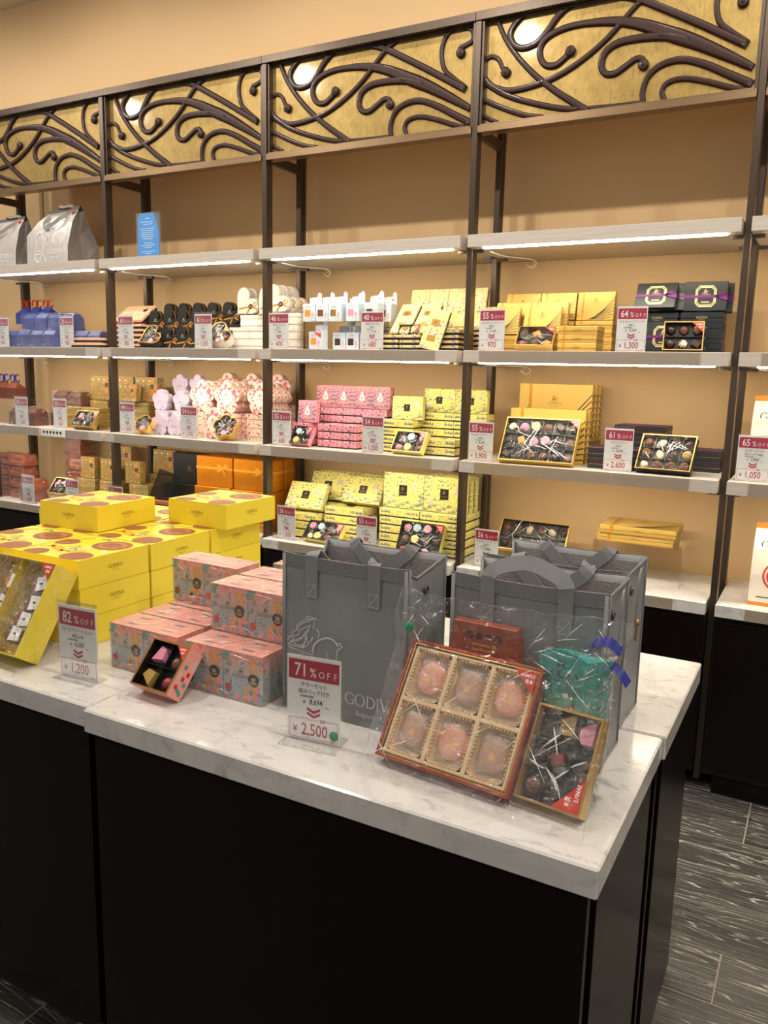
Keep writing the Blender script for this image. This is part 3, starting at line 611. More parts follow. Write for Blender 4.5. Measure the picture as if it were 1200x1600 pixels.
kind('black_ribbon', .13, .095, .033, 'black_green', 'black_green', [
    ('lid_print', ['gold_pale'], lambda m: (octa(m, 0, .0475, .066, 0), emblem(m, 0, .063, .016, 0), wordmark(m, 0, .050, .0055, 0, FRONT, 6), m.rect(-.012, .012, .029, .0305, 0), m.rect(-.014, .014, .026, .0275, 0))),
    ('ribbon', ['purple_satin'], lambda m: (m.box(-.0655, .0655, -.0012, .033, .042, .051, 0), m.ribbon([(.03, .046), (.05, .056), (.064, .054), (.03, .046), (.052, .040), (.066, .037)], .008, 0, lambda a, b: (a, -.004, b)))),
    ('edge_print', ['gold_pale'], lambda m: wordmark(m, 0, -.003, .007, 0, edge_plane(.033), 6, 'BELGIUM 1926'))])
kind('truffle_box', .175, .135, .036, 'dark_plum', 'black_green', [('ribbon', ['purple_satin'], lambda m: m.box(-.0885, .0885, -.0012, .0365, .06, .072))], 'gold_foil')
kind('lavender', .0795, .15, .0185, 'print_lavender', 'black_card', [('foil_label', ['gold_foil', 'gold_dark_ink'], lambda m: (m.rect(-.019, .015, .088, .112, 0), emblem(m, -.002, .101, .011, 1, lambda a, b: (a, -.0009, b)), m.rect(-.019, .015, .030, .052, 0)))], 'black_card', 0.5)
kind('peach_flat', .19, .12, .0225, 'print_peach', 'black_card', [('seal', ['black_card', 'gold_pale'], lambda m: (m.disc(.06, .08, .013, 0), m.ribbon([(.06, .08), (.075, .118)], .006, 1), m.ribbon([(.06, .08), (.03, .118)], .006, 1)))], 'black_card', 0.5)
def gg(w, h, d): return [('seal', ['black_card', 'gold_pale', 'orange_foil'], lambda m: (m.ribbon([(.25 * w, .98 * h), (.27 * w, .66 * h)], .05 * w, 2), m.ribbon([(.33 * w, .98 * h), (.28 * w, .66 * h)], .05 * w, 2), m.ribbon([(.26 * w, .6 * h), (.22 * w, .3 * h)], .045 * w, 2), m.ribbon([(.29 * w, .6 * h), (.33 * w, .3 * h)], .045 * w, 2), m.disc(.28 * w, .62 * h, .095 * h, 0, lambda a, b: (a, -.0009, b)), m.text('50', .28 * w, .585 * h, .08 * h, 1, lambda a, b: (a, -.0012, b)))),
                         ('lid_print', ['gold_dark_ink', 'white_card'], lambda m: (emblem(m, -.02 * w, .62 * h, .13 * h, 0), wordmark(m, -.02 * w, .48 * h, .06 * h, 0, FRONT, 5), [m.disc((-.36 + .13 * i) * w, .84 * h, .03 * w, 1) for i in (0, 2, 4)]))]
for nm, w, h, d in (('festive_large', .15, .12, .045), ('festive_small', .125, .085, .034), ('festive_tall', .1, .11, .04)):
    kind(nm, w, h, d, 'print_greengold', 'print_greengold', gg(w, h, d), 'gold_dark_ink')
def ann(m):
    emblem(m, -.002, .060, .012, 0); wordmark(m, -.004, .046, .0075, 0, FRONT, 7, 'BELGIUM 1926')
    m.ribbon([(.019, .054), (.018, .072), (.022, .082), (.029, .082), (.032, .072), (.029, .054)], .0065, 1); m.ribbon([(.024, .05), (.012, .026), (.002, .006)], .0072, 1); m.ribbon([(.026, .05), (.026, .028), (.028, .006)], .0072, 1)
def annart(m):
    m.ribbon([(-.040, .022), (-.030, .016), (-.026, .024), (-.031, .030), (-.040, .027)], .004, 0); m.disc(-.033, .022, .0075, 0, FRONT, 10)
    for x, z, s in ((-.04, .075, .012), (-.03, .066, .010), (-.036, .052, .009)): sprig(m, x, z, s, 1)
    for x, z in ((.034, .012), (.014, .010), (-.012, .012), (.036, .028), (.008, .022)): m.disc(x, z, .006, 2, FRONT, 9)
    for x, z in ((.038, .020), (.020, .022)): m.disc(x, z, .005, 3, FRONT, 9)
def annseal(m): m.disc(.026, .047, .0125, 0, lambda a, b: (a, -.0013, b), 20); m.text('50', .026, .0455, .0095, 1, lambda a, b: (a, -.0016, b), 'C', 1, .01); m.rect(.018, .034, .0425, .0434, 1, lambda a, b: (a, -.0016, b)); m.rect(.020, .032, .040, .0407, 1, lambda a, b: (a, -.0016, b))
BOX['anniversary'] = (.092, .095, .038, 'print_anniversary', 'print_anniversary', [], None, .5, 'gift')
def slim_box(M, label, group, wrapname=None):
    o = single('gift_box', label, 'box', lambda m: m.box(-.0455, .0455, 0, .0375, 0, .0935, 0, .0012), 'print_anniversary', M, group, 'anniversary_body')
    part('lid_top', o, lambda m: (m.box(-.0457, .0457, -.0002, .0377, .0936, .095, 0), m.rect(-.016, .016, .017, .019, 1, lambda a, b: (a, b, .0953)), m.rect(-.012, .012, .0145, .0158, 1, lambda a, b: (a, b, .0953))), ['print_blush_top', 'ink_black'], None, 'lid_top')
    part('front_print', o, annart, ['sticker_red', 'teal_ink', 'pink_ink', 'blue_soft'], None, 'annart'); part('gold_print', o, ann, ['ink_black', 'orange_ink'], None, 'ann'); part('seal', o, annseal, ['black_card', 'gold_pale'], None, 'annseal')
    return o
mat('blue_soft', '7a86b4', 0.5)

# ------------------------------------------------------------------ wrapped film around a block of boxes
def film_block(m, x0, x1, y0, y1, z0, z1, puff=0.003, seed=0, nx=10, nz=5, ny=5):
    """closed shrink film: a crumpled skin just outside the block, open underneath"""
    rnd = random.Random(seed)
    def grid(P, na, nb):
        vs = []; fs = []
        for i in range(na + 1):
            for j in range(nb + 1):
                p, n = P(i / na, j / nb); e = 0.0 if i in (0, na) or j in (0, nb) else rnd.uniform(.0, 1.0)
                vs.append(p + n * (puff * .35 + puff * e))
        for i in range(na):
            for j in range(nb): fs.append([i * (nb + 1) + j, (i + 1) * (nb + 1) + j, (i + 1) * (nb + 1) + j + 1, i * (nb + 1) + j + 1])
        m.add(vs, fs, 0, None, False)
    grid(lambda a, b: (V((x0 + (x1 - x0) * a, y0, z0 + (z1 - z0) * b)), V((0, -1, 0))), nx, nz)
    grid(lambda a, b: (V((x0 + (x1 - x0) * a, y0 + (y1 - y0) * b, z1)), V((0, 0, 1))), nx, ny)
    grid(lambda a, b: (V((x1, y0 + (y1 - y0) * a, z0 + (z1 - z0) * b)), V((1, 0, 0))), ny, nz)
    grid(lambda a, b: (V((x0, y0 + (y1 - y0) * a, z0 + (z1 - z0) * b)), V((-1, 0, 0))), ny, nz)

def block_creases(m, x0, x1, d, h, n, seed):
    """shiny wrinkles on the front, top and right-hand side of a film wrapped block"""
    r_ = random.Random(seed)
    for i in range(n):
        L = r_.uniform(.012, .04); a = rad(r_.uniform(-75, 75)); c, s = math.cos(a) * L, math.sin(a) * L
        if i % 3 == 0: P = [(r_.uniform(x0, x1 - L), -.0068, r_.uniform(.1, .6) * h)]; q = P[0]; pts = [q, (q[0] + c * .5, -.0078, min(h, max(.003, q[2] + s * .5))), (q[0] + c, -.0068, min(h, max(.003, q[2] + s)))]
        elif i % 3 == 1: q = (r_.uniform(x0, x1 - L), r_.uniform(.1, .9) * d, h + .0065); pts = [q, (q[0] + c * .5, min(d, max(0, q[1] + s * .5)), h + .0075), (q[0] + c, min(d, max(0, q[1] + s)), h + .0065)]
        else: q = (x1 + .0068, r_.uniform(.1, .7) * d, r_.uniform(.1, .8) * h); pts = [q, (x1 + .008, min(d, q[1] + abs(c) * .5), min(h, max(.003, q[2] + s * .5))), (x1 + .0068, min(d, q[1] + abs(c)), min(h, max(.003, q[2] + s)))]
        m.tube(pts, [.0003, .0013, .0003], 6)
# ------------------------------------------------------------------ price signs
def price_sign(x, y, z, yaw, pct, lines, old, new, where, dot=False, fwd=0.018, size=1.0):
    t_ = thing('price_sign', 'price sign reading %s OFF, %s' % (pct, where), 'price sign', TR(x, y, z, yaw) @ Matrix.Diagonal((size, size, size, 1)), 'acrylic price signs')
    part('sign_stand', t_, lambda m: (m.box(-.0495, .0495, -.0024, -.0012, 0.0015, .150, 0), m.box(-.0495, .0495, .0012, .0024, .0015, .150, 0), m.box(-.0495, .0495, -fwd, fwd, 0, .0015, 0), m.box(-.0495, .0495, -.0012, .0012, .148, .150, 0)), 'acrylic', None, 'sign_stand:%g' % fwd)
    c = part('card', t_, lambda m: m.box(-.0468, .0468, -.0005, .0005, .0018, .1420), 'paper_white', None, 'card')
    P1 = lambda a, b: (a, -.0008, b); P2 = lambda a, b: (a, -.0011, b)
    part('header_band', c, lambda m: m.rect(-.0442, .0442, .103, .1360, 0, P1), 'header_red', None, 'header_band')
    def hd(m):
        m.text(pct[:-1], -.0245, .1090, .0300, 0, P2, 'C', .78, .015); m.text('%', -.0010, .1092, .0215, 0, P2, 'C', .80, .008)
        for i, ch in enumerate('OFF'): m.text(ch, .0138 + .0118 * i, .1094, .0162, 0, P2, 'C', .82)
    part('header_lettering', c, hd, 'ink_white')
    def sm(m):
        for i, s in enumerate(lines): m.text(s, 0, .0915 - .0112 * i, .0092, 0, P1, 'C', .86, .004)
        m.text('当初販売価格', -.012, .0742, .0042, 0, P1, 'C', 1, .006)
        if old: m.text('¥', -.0165, .0632, .0085, 0, P1); m.text(old, .004, .0632, .0132, 0, P1, 'C', .78, .006)
        m.text('(税込)', .024, .0600, .0032, 0, P1); m.text('品番 213001', -.034, .0002, .0030, 0, P1)
    part('small_print', c, sm, 'ink_black')
    def pr(m):
        for q in (.0535, .0460): m.poly([(-.0115, q + .0045), (0, q - .0012), (.0115, q + .0045), (.0115, q), (0, q - .0060), (-.0115, q)], 0, P1)
        for a, b in (((-.0432, .0045), (.0432, .0045)), ((-.0432, .0045), (-.0432, .0375)), ((.0432, .0045), (.0432, .0375)), ((-.0432, .0375), (-.0215, .0375)), ((.0215, .0375), (.0432, .0375))): m.ribbon([a, b], .0007, 0, P1)
        m.text('アウトレット価格', 0, .0345, .0072, 0, P1, 'C', .74, .004)
        m.text('¥', -.0325, .0135, .0150, 0, P1, 'C', 1, .004); m.text(new, .0015, .0105, .0285, 0, P1, 'C', .74, .010)
        m.text('(税込)', .034, .0058, .0032, 0, P1)
    part('price_lettering', c, pr, 'ink_red')
    if dot: part('green_dot', c, lambda m: m.disc(.0360, .0165, .0080, 0, P2, 20), 'sticker_green', None, None, 'round green sticker')
    return t_

# ------------------------------------------------------------------ sweets and open sample trays
def choc(m, k, s=0.012, mi=0):
    if k == 'dome': m.lathe([(s, 0), (s * .98, s * .35), (s * .8, s * .75), (s * .45, s), (.001, s * 1.08)], 10, mi)
    elif k == 'oval': m.lathe([(s, 0), (s * .95, s * .3), (s * .7, s * .6), (.001, s * .75)], 10, mi, None, True, 1.15, .8)
    elif k == 'cup': m.lathe([(s * .72, 0), (s, s * 1.2), (s * .9, s * 1.25), (.001, s * 1.1)], 10, mi)
    elif k == 'cube': m.box(-s * .85, s * .85, -s * .7, s * .7, 0, s * 1.0, mi, s * .15)
    elif k == 'shell':
        for i in range(5): a = rad(30 + 30 * i); m.tube([(0, -s * .8, s * .3), (math.cos(a) * s * .5, -s * .8 + math.sin(a) * s * .9, s * .6), (math.cos(a) * s, -s * .8 + math.sin(a) * s * 1.7, s * .3)], [s * .2, s * .34, s * .16], 5, mi)
    elif k == 'rough':
        vs = []; r_ = random.Random(3); mb = MB(); mb.lathe([(s * .8, 0), (s, s * .5), (s * .85, s * 1.0), (s * .4, s * 1.3), (.001, s * 1.35)], 9, 0)
        m.add([(x * r_.uniform(.85, 1.12), y * r_.uniform(.85, 1.12), z * r_.uniform(.9, 1.08)) for x, y, z in mb.v], mb.f, mi, None, False)
    elif k == 'wedge': m.add([(-s * 1.1, -s * 1.2, 0), (s * 1.1, -s * .9, 0), (s * .95, s * .9, 0), (-s * .35, s * 1.2, 0), (-s * .9, -s * 1.0, s * .9), (s * .9, -s * .75, s * .9), (s * .8, s * .7, s * .9), (-s * .2, s * 1.0, s * .9)], [(3, 2, 1, 0), (4, 5, 6, 7), (0, 1, 5, 4), (1, 2, 6, 5), (2, 3, 7, 6), (3, 0, 4, 7)], mi)
CHOC = {'d': ('dome', 'choc_dark'), 'm': ('dome', 'choc_milk'), 'p': ('cup', 'choc_pink'), 'b': ('cup', 'choc_blue'), 'y': ('cup', 'choc_yellow'), 'o': ('oval', 'choc_milk'), 'c': ('shell', 'choc_cream'), 'r': ('rough', 'choc_milk'), 'q': ('cube', 'choc_dark'), 'k': ('dome', 'choc_pink'), 'g': ('rough', 'choc_gold'), 'w': ('wedge', 'choc_pink'), 'v': ('wedge', 'choc_gold'), 'e': ('oval', 'choc_cream'), 'x': ('dome', 'choc_red'), 'f': ('cube', 'orange_foil')}
def tray_matrix(x, y, z, yaw, tilt, d):
    """frame of an open box leaning back: x across, y up the face, z out of the box; (x, y) = middle of the lower rim"""
    a, t = rad(yaw), rad(tilt)
    u = V((math.cos(a), math.sin(a), 0)); v = V((-math.sin(a) * math.cos(t), math.cos(a) * math.cos(t), math.sin(t))); n = u.cross(v)
    o = V((x, y, z + n.z * d)) - n * d
    return Matrix(((u.x, v.x, n.x, o.x), (u.y, v.y, n.y, o.y), (u.z, v.z, n.z, o.z), (0, 0, 0, 1)))
def tray_shell(m, w, l, d, t=.0018):
    m.box(-w / 2, w / 2, 0, l, 0, t); m.box(-w / 2, -w / 2 + t, 0, l, t, d); m.box(w / 2 - t, w / 2, 0, l, t, d); m.box(-w / 2 + t, w / 2 - t, 0, t, t, d); m.box(-w / 2 + t, w / 2 - t, l - t, l, t, d)
def sample_sticker(m, w, l, d, s):
    P = lambda a, b: (a, b, d + .0012); Q = lambda a, b: (a, b, d + .0016)
    m.poly([(w / 2 - .003, l - .003), (w / 2 - .003 - s, l - .003), (w / 2 - .003, l - .003 - s * .95)], 0, P)
    m.text('SAMPLE', w / 2 - .003 - s * .06, l - .003 - s * .27, s * .2, 1, Q, 'R', .85, .01); m.text('見本', w / 2 - .003 - s * .08, l - .003 - s * .52, s * .2, 1, Q, 'R', .9, .01)
def film_sheet(m, x0, x1, y0, y1, z, amp, seed, nx=8, ny=6):
    r_ = random.Random(seed); vs = []
    for i in range(nx + 1):
        for j in range(ny + 1): vs.append((x0 + (x1 - x0) * i / nx, y0 + (y1 - y0) * j / ny, z + (0 if i in (0, nx) or j in (0, ny) else r_.uniform(-amp, amp))))
    m.add(vs, [[i * (ny + 1) + j, (i + 1) * (ny + 1) + j, (i + 1) * (ny + 1) + j + 1, i * (ny + 1) + j + 1] for i in range(nx) for j in range(ny)], 0, None, False)
def folds(m, x0, x1, y0, y1, z, n, seed, r=.0011):
    """raised creases of a wrinkled film, each a thin curved ridge"""
    r_ = random.Random(seed)
    for i in range(n):
        a = r_.choice((38, 52, -40, -55, 70, -20)) + r_.uniform(-12, 12); L = r_.uniform(.18, .42) * (x1 - x0 + y1 - y0) * .5
        cx, cy = r_.uniform(x0 + .15 * (x1 - x0), x1 - .15 * (x1 - x0)), r_.uniform(y0 + .15 * (y1 - y0), y1 - .15 * (y1 - y0)); k = r_.uniform(-.25, .25)
        pts = []
        for q in range(7):
            f = q / 6 - .5; x = cx + L * (f * math.cos(rad(a)) - k * (f * f - .1) * math.sin(rad(a))); y = cy + L * (f * math.sin(rad(a)) + k * (f * f - .1) * math.cos(rad(a)))
            pts.append((min(x1, max(x0, x)), min(y1, max(y0, y)), z))
        m.tube(pts, [r * .3, r * .8, r, r * 1.1, r, r * .8, r * .3], 7, 0, True, .6)
def easel(m, M, l, w):
    """clear strut and foot that hold a leaning box up"""
    Mi = M.inverted(); dn = (Mi.to_3x3() @ V((0, 0, -1))).normalized(); top = V((0, l * .62, -.0008)); zt = (M @ top).z
    return dn, top, zt
def sample_tray(label, x, y, z, yaw, tilt, w, l, d, body, rim, rows, film='film_flat', sticker=True, insert='insert_black', cs=None, group='open sample boxes', seed=1):
    M = tray_matrix(x, y, z, yaw, tilt, d)
    t_ = thing('sample_box', label, 'sample box', M, group)
    part('box_body', t_, lambda m: tray_shell(m, w, l, d), body)
    part('rim', t_, lambda m: (m.box(-w / 2 - .0005, w / 2 + .0005, -.0005, .0028, d, d + .0012), m.box(-w / 2 - .0005, w / 2 + .0005, l - .0028, l + .0005, d, d + .0012), m.box(-w / 2 - .0005, -w / 2 + .0028, .0028, l - .0028, d, d + .0012), m.box(w / 2 - .0028, w / 2 + .0005, .0028, l - .0028, d, d + .0012)), rim)
    ny = len(rows); nx = len(rows[0])
    def ins(m):
        zf = max(.004, d - .022); top = zf + (d - zf) * .55
        m.box(-w / 2 + .002, w / 2 - .002, .002, l - .002, .0019, zf)
        for x0, x1, y0, y1 in ((-w / 2 + .0019, -w / 2 + .0026, .002, l - .002), (w / 2 - .0026, w / 2 - .0019, .002, l - .002), (-w / 2 + .0026, w / 2 - .0026, .0019, .0026), (-w / 2 + .0026, w / 2 - .0026, l - .0026, l - .0019)): m.box(x0, x1, y0, y1, zf, d - .0008)
        for i in range(1, nx): xx = -w / 2 + w * i / nx; m.box(xx - .0005, xx + .0005, .003, l - .003, zf, top)
        for j in range(1, ny): yy = l * j / ny; m.box(-w / 2 + .003, w / 2 - .003, yy - .0005, yy + .0005, zf, top)
    part('divider', t_, ins, insert)
    s = cs or min(w / nx, l / ny) * .36
    for j, row in enumerate(rows):
        for i, ch in enumerate(row):
            if ch in CHOC:
                kk, mm = CHOC[ch]
                part('chocolate', t_, lambda m, kk=kk: choc(m, kk, s), mm, Matrix.Translation((-w / 2 + w * (i + .5) / nx, l - l * (j + .5) / ny, max(.0045, d - .0215))) @ Matrix.Rotation(rad(37 * (i + 2 * j)), 4, 'Z'), 'chocolate:%s:%.4f' % (kk + mm, s))
    if film: part('clear_film', t_, lambda m: film_sheet(m, -w / 2 + .001, w / 2 - .001, .001, l - .001, d - .0006, .0030, seed + int(x * 50), 9, 7), film)
    if film: part('film_crease', t_, lambda m: folds(m, -w / 2 + .004, w / 2 - .004, .004, l - .004, d + .0012, 5 + int(w * l * 300), seed + int(x * 70), .0008 + .003 * w), 'film_fold')
    if sticker: part('sample_sticker', t_, lambda m: sample_sticker(m, w, l, d, min(.036, w * .28)), ['sticker_red', 'ink_white'])
    Mi = M.inverted(); top = V((0, l * .6, -.0012)); P0 = M @ top; foot = Mi @ V((P0.x, P0.y, z + .0005))
    part('easel', t_, lambda m: m.strap([tuple(top), tuple(foot)], min(.05, w * .5), .002, (1, 0, 0)), 'acrylic')
    return t_

# ------------------------------------------------------------------ shaped tins and cartons
def heart(s, rot=-45, n=28):
    c, q = math.cos(rad(rot)), math.sin(rad(rot)); p = []
    for i in range(n):
        t = 2 * math.pi * i / n; x = 16 * math.sin(t) ** 3; z = 13 * math.cos(t) - 5 * math.cos(2 * t) - 2 * math.cos(3 * t) - math.cos(4 * t)
        p.append(((x * c - z * q), (x * q + z * c)))
    x0, x1 = min(a for a, b in p), max(a for a, b in p); z0, z1 = min(b for a, b in p), max(b for a, b in p); k = s / (z1 - z0)
    return [((a - (x0 + x1) / 2) * k, (b - z0) * k) for a, b in p][::-1]
def flower(s, n=40, rot=90):
    p = []
    for i in range(n):
        a = 2 * math.pi * i / n; r = .76 + .24 * abs(math.cos(2.5 * a)) ** .7; p.append((r * math.cos(a + rad(rot)), r * math.sin(a + rad(rot))))
    z0 = min(b for a, b in p); z1 = max(b for a, b in p); k = s / (z1 - z0)
    return [(a * k, (b - z0) * k) for a, b in p]
def shaped(name, key, outline, d, lid, base, band, prints, M, label, group, cat='box'):
    t_ = thing(name, label, cat, M, group)
    part('lid', t_, lambda m: m.prism(outline, 0, d * .52, 0, None, .0015), lid, None, 'lid:' + key)
    part('tray_base', t_, lambda m: (m.prism([(a * .985, b * .985 + .0006) for a, b in outline], d * .6, d, 0), m.prism([(a * .975, b * .975 + .001) for a, b in outline], d * .5, d * .62, 1)), [base, band], None, 'tray_base:' + key)
    for pn, mats, fn in prints: part(pn, t_, fn, mats, None, pn + ':' + key)
    return t_
def bow_print(m, s, mi_r, mi_s, cx=.16, cz=.30):
    R = lambda p, w: m.ribbon([(a * s, b * s) for a, b in p], w * s, mi_r, lambda a, b: (a, -.0009, b))
    R([(-.38, .22), (cx, cz)], .06); R([(cx, cz), (-.02, .04)], .06); R([(cx, cz), (cx + .22, cz + .16), (cx + .32, cz + .10), (cx + .2, cz), (cx, cz)], .05); R([(cx, cz), (cx + .3, cz - .10)], .05)
    m.disc(cx * s, cz * s, .095 * s, mi_s, lambda a, b: (a, -.0014, b), 14); emblem(m, cx * s, cz * s, .10 * s, 2, lambda a, b: (a, -.0018, b))
def hprints(logo, s): return [('ribbon', ['gold_satin', 'black_card', 'gold_pale'], lambda m: bow_print(m, s, 0, 1)), ('lid_print', [logo], lambda m: (emblem(m, -.05 * s, .58 * s, .12 * s, 0), wordmark(m, -.05 * s, .47 * s, .05 * s, 0, FRONT, 5)))]
HB, HW, DB, DW = .1, .118, .038, .0308
def black_heart(M, label): return shaped('heart_box', 'black', heart(HB), DB, 'black_card', 'black_card', 'gold_satin', hprints('gold_pale', HB), M, label, 'black heart boxes')
def white_heart(M, label): return shaped('heart_box', 'white', heart(HW), DW, 'white_card', 'white_card', 'gold_satin', hprints('gold_pale', HW), M, label, 'white heart boxes')
G = 'on the middle shelf of the second bay'
XS = [.212, .300, .388, .476]
for i, x in enumerate(XS + [.568]):
    for k in range(3):
        black_heart(TR(x, .185, Z2 + DB * (k + 1)) @ LIE, 'black heart box lying flat, %s of the %s pile behind the rest' % (level(k, 3), ORD[i]))
    black_heart(TR(x, .20, Z2 + 3 * DB, 0), 'black heart box standing in the top row, %s from the left' % ORD[i])
for i, x in enumerate([.205, .292, .378, .46]):
    for k in range(2):
        black_heart(TR(x, .075, Z2 + DB * (k + 1)) @ LIE, 'black heart box lying flat, %s of the %s pile under the middle row' % (level(k, 2), ORD[i]))
    black_heart(TR(x, .11, Z2 + 2 * DB), 'black heart box standing in the middle row, %s from the left' % ORD[i])
for i, x in enumerate([.352, .438, .522]):
    black_heart(TR(x, .034, Z2 + .0005), 'black heart box standing in the front row, %s from the left, bow at its corner' % ORD[i])
for i, x in enumerate([.695, .815, .935]):
    for k in range(5):
        white_heart(TR(x, .185 - .075 * (i == 2), Z2 + DW * (k + 1)) @ LIE, 'white heart box lying flat, %s of the %s pile below the standing white hearts' % (level(k, 5), ['left', 'middle', 'right'][i]))
    for q in range(2 + (i == 2)):
        white_heart(TR(x - .02 + .008 * q - .022 * (i == 2), .185 - .075 * (i == 2) + .045 * q, Z2 + 5 * DW), 'white heart box standing on the white piles, %s, %s' % (['left', 'middle', 'right behind the bronze upright'][i], ['in front', 'second one deep', 'third one deep'][q]))
for i, x in enumerate([.735, .838]):
    for k in range(3):
        white_heart(TR(x, .062, Z2 + DW * (k + 1)) @ LIE, 'white heart box lying flat, %s of the %s front pile beside the open heart' % (level(k, 3), ['left', 'right'][i]))
def open_heart(label, x, y, z, yaw, tilt, s, d, body, outline, extra, rim='gold_foil', group='open sample boxes'):
    M = tray_matrix(x, y, z, yaw, tilt, d); t_ = thing('sample_box', label, 'sample box', M, group)
    n = len(outline); cx = sum(a for a, b in outline) / n; cz = sum(b for a, b in outline) / n
    sc = lambda k: [(cx + (a - cx) * k, cz + (b - cz) * k) for a, b in outline]
    def wall(m):
        o, i_ = sc(1.0), sc(.95); vs = [(a, b, 0) for a, b in o] + [(a, b, d) for a, b in o] + [(a, b, d) for a, b in i_] + [(a, b, .003) for a, b in i_]
        fs = [list(range(n)), [3 * n + k for k in range(n)]]
        for q in range(3): fs += [[q * n + k, q * n + (k + 1) % n, (q + 1) * n + (k + 1) % n, (q + 1) * n + k] for k in range(n)]
        m.add(vs, fs)
    part('box_body', t_, wall, body)
    def lining(m):
        o, i_ = sc(.945), sc(.93); m.add([(a, b, .008) for a, b in i_] + [(a, b, d - .003) for a, b in o] + [(a, b, .008) for a, b in o], [list(range(n))] + [[n + k, n + (k + 1) % n, 2 * n + (k + 1) % n, 2 * n + k] for k in range(n)])
    part('divider', t_, lining, 'insert_black')
    part('rim', t_, lambda m: m.tube([(a, b, d) for a, b in sc(.985)] + [(sc(.985)[0][0], sc(.985)[0][1], d)], .0022, 5), rim)
    for i, (a, b, kk, mm) in enumerate(extra): part('chocolate', t_, lambda m, kk=kk: choc(m, kk, .0125), mm, Matrix.Translation((a * s, b * s, .0085)) @ Matrix.Rotation(i * 1.1, 4, 'Z'))
    part('clear_film', t_, lambda m: (m.add([(a, b, d - .002) for a, b in sc(.94)] + [(cx, cz, d + .006)], [[k, (k + 1) % n, n] for k in range(n)], 0, None, False)), 'film_flat')
    part('film_crease', t_, lambda m: folds(m, -s * .3, s * .3, s * .2, s * .85, d + .004, 9, int(x * 90), .0014), 'film_fold')
    Mi = M.inverted(); top = V((0, s * .55, -.0012)); P0 = M @ top; foot = Mi @ V((P0.x, P0.y, z + .0005))
    part('easel', t_, lambda m: m.strap([tuple(top), tuple(foot)], .03, .002, (1, 0, 0)), 'acrylic')
ch5 = [(-.18, .45, 'dome', 'choc_dark'), (.05, .62, 'oval', 'choc_milk'), (-.05, .25, 'cup', 'choc_pink'), (.2, .42, 'cube', 'choc_red'), (-.28, .2, 'dome', 'choc_milk'), (.25, .68, 'dome', 'choc_dark')]
open_heart('open black heart sample box with gold rim and assorted chocolates', .275, -.02, Z2, 8, 52, .105, .036, 'black_card', heart(.105, -50), ch5)
open_heart('open white heart sample box with gold rim and assorted chocolates', .668, -.022, Z2, 10, 50, .12, .038, 'white_card', heart(.12, -50), ch5)
# peach boxes behind the left upright
for i in range(5): lay('peach_flat', .045, .075, Z2 + .0225 * i, 'flat peach box, %s of the five in the pile behind the left upright' % level(i, 5), 0, 'peach flat boxes')
stand('peach_flat', .035, .09, Z2 + .1126, 'peach box with black seal leaning on top of the peach pile', 52, -3, 'peach flat boxes')
for i in range(2): lay('peach_flat', -.105, -.035 + .012 * i, Z2 + .0225 * i, '%s of two flat peach boxes at the shelf edge left of the upright' % ['lower', 'upper'][i], 2, 'peach flat boxes')
# gable cartons with curling ribbon
def gable(M, label, card, rib, group):
    t_ = thing('gable_box', label, 'box', M, group)
    part('carton', t_, lambda m: (m.add([(-.042, 0, 0), (.042, 0, 0), (.042, .07, 0), (-.042, .07, 0), (-.042, 0, .055), (.042, 0, .055), (.042, .07, .055), (-.042, .07, .055), (-.03, .03, .078), (.03, .03, .078), (.03, .04, .078), (-.03, .04, .078), (-.03, .032, .088), (.03, .032, .088), (.03, .038, .088), (-.03, .038, .088)],
        [(3, 2, 1, 0), (0, 1, 5, 4), (1, 2, 6, 5), (2, 3, 7, 6), (3, 0, 4, 7), (4, 5, 9, 8), (5, 6, 10, 9), (6, 7, 11, 10), (7, 4, 8, 11), (8, 9, 13, 12), (9, 10, 14, 13), (10, 11, 15, 14), (11, 8, 12, 15), (12, 13, 14, 15)])), card, None, 'gable:' + card)
    part('lid_print', t_, lambda m: (emblem(m, 0, .034, .012, 0), wordmark(m, 0, .021, .0065, 0, FRONT, 5)), 'gold_dark_ink', None, 'gable_print')
    def curls(m):
        for q in range(2): m.strap([(-.016 + .032 * q + .017 * math.cos(a * .75 - 1.6 + 2.2 * q), .035 + .006 * q, .086 + .019 + .021 * math.sin(a * .75 - 1.6 + 2.2 * q)) for a in range(8)], .010, .0006, (0, 1, 0))
    part('ribbon', t_, curls, rib, None, 'curls:' + rib)
def riser(label, x0, x1, y0, y1, z0, h):
    t_ = thing('acrylic_riser', label, 'riser', TR(x0, y0, z0), 'clear risers'); w = x1 - x0; d = y1 - y0
    part('riser_top', t_, lambda m: m.box(0, w, 0, d, h - .003, h), 'acrylic'); part('riser_leg', t_, lambda m: m.box(0, .003, 0, d, 0, h - .0031), 'acrylic'); part('riser_leg', t_, lambda m: m.box(w - .003, w, 0, d, 0, h - .0031), 'acrylic')
riser('clear riser under the blue gable boxes at far left', -.876, -.59, .15, .27, Z2, .125)
for i, x in enumerate([-.82, -.735, -.65]): gable(TR(x, .17, Z2 + .1251), 'navy gable box with red curling ribbon on the riser, %s from the left' % ORD[i], 'navy_blue', 'red_satin', 'navy gable boxes')
for i, x in enumerate([-.80, -.71, -.61]): gable(TR(x, .165, Z2), 'navy gable box with red ribbon below the riser, %s from the left' % ORD[i], 'navy_blue', 'red_satin', 'navy gable boxes')
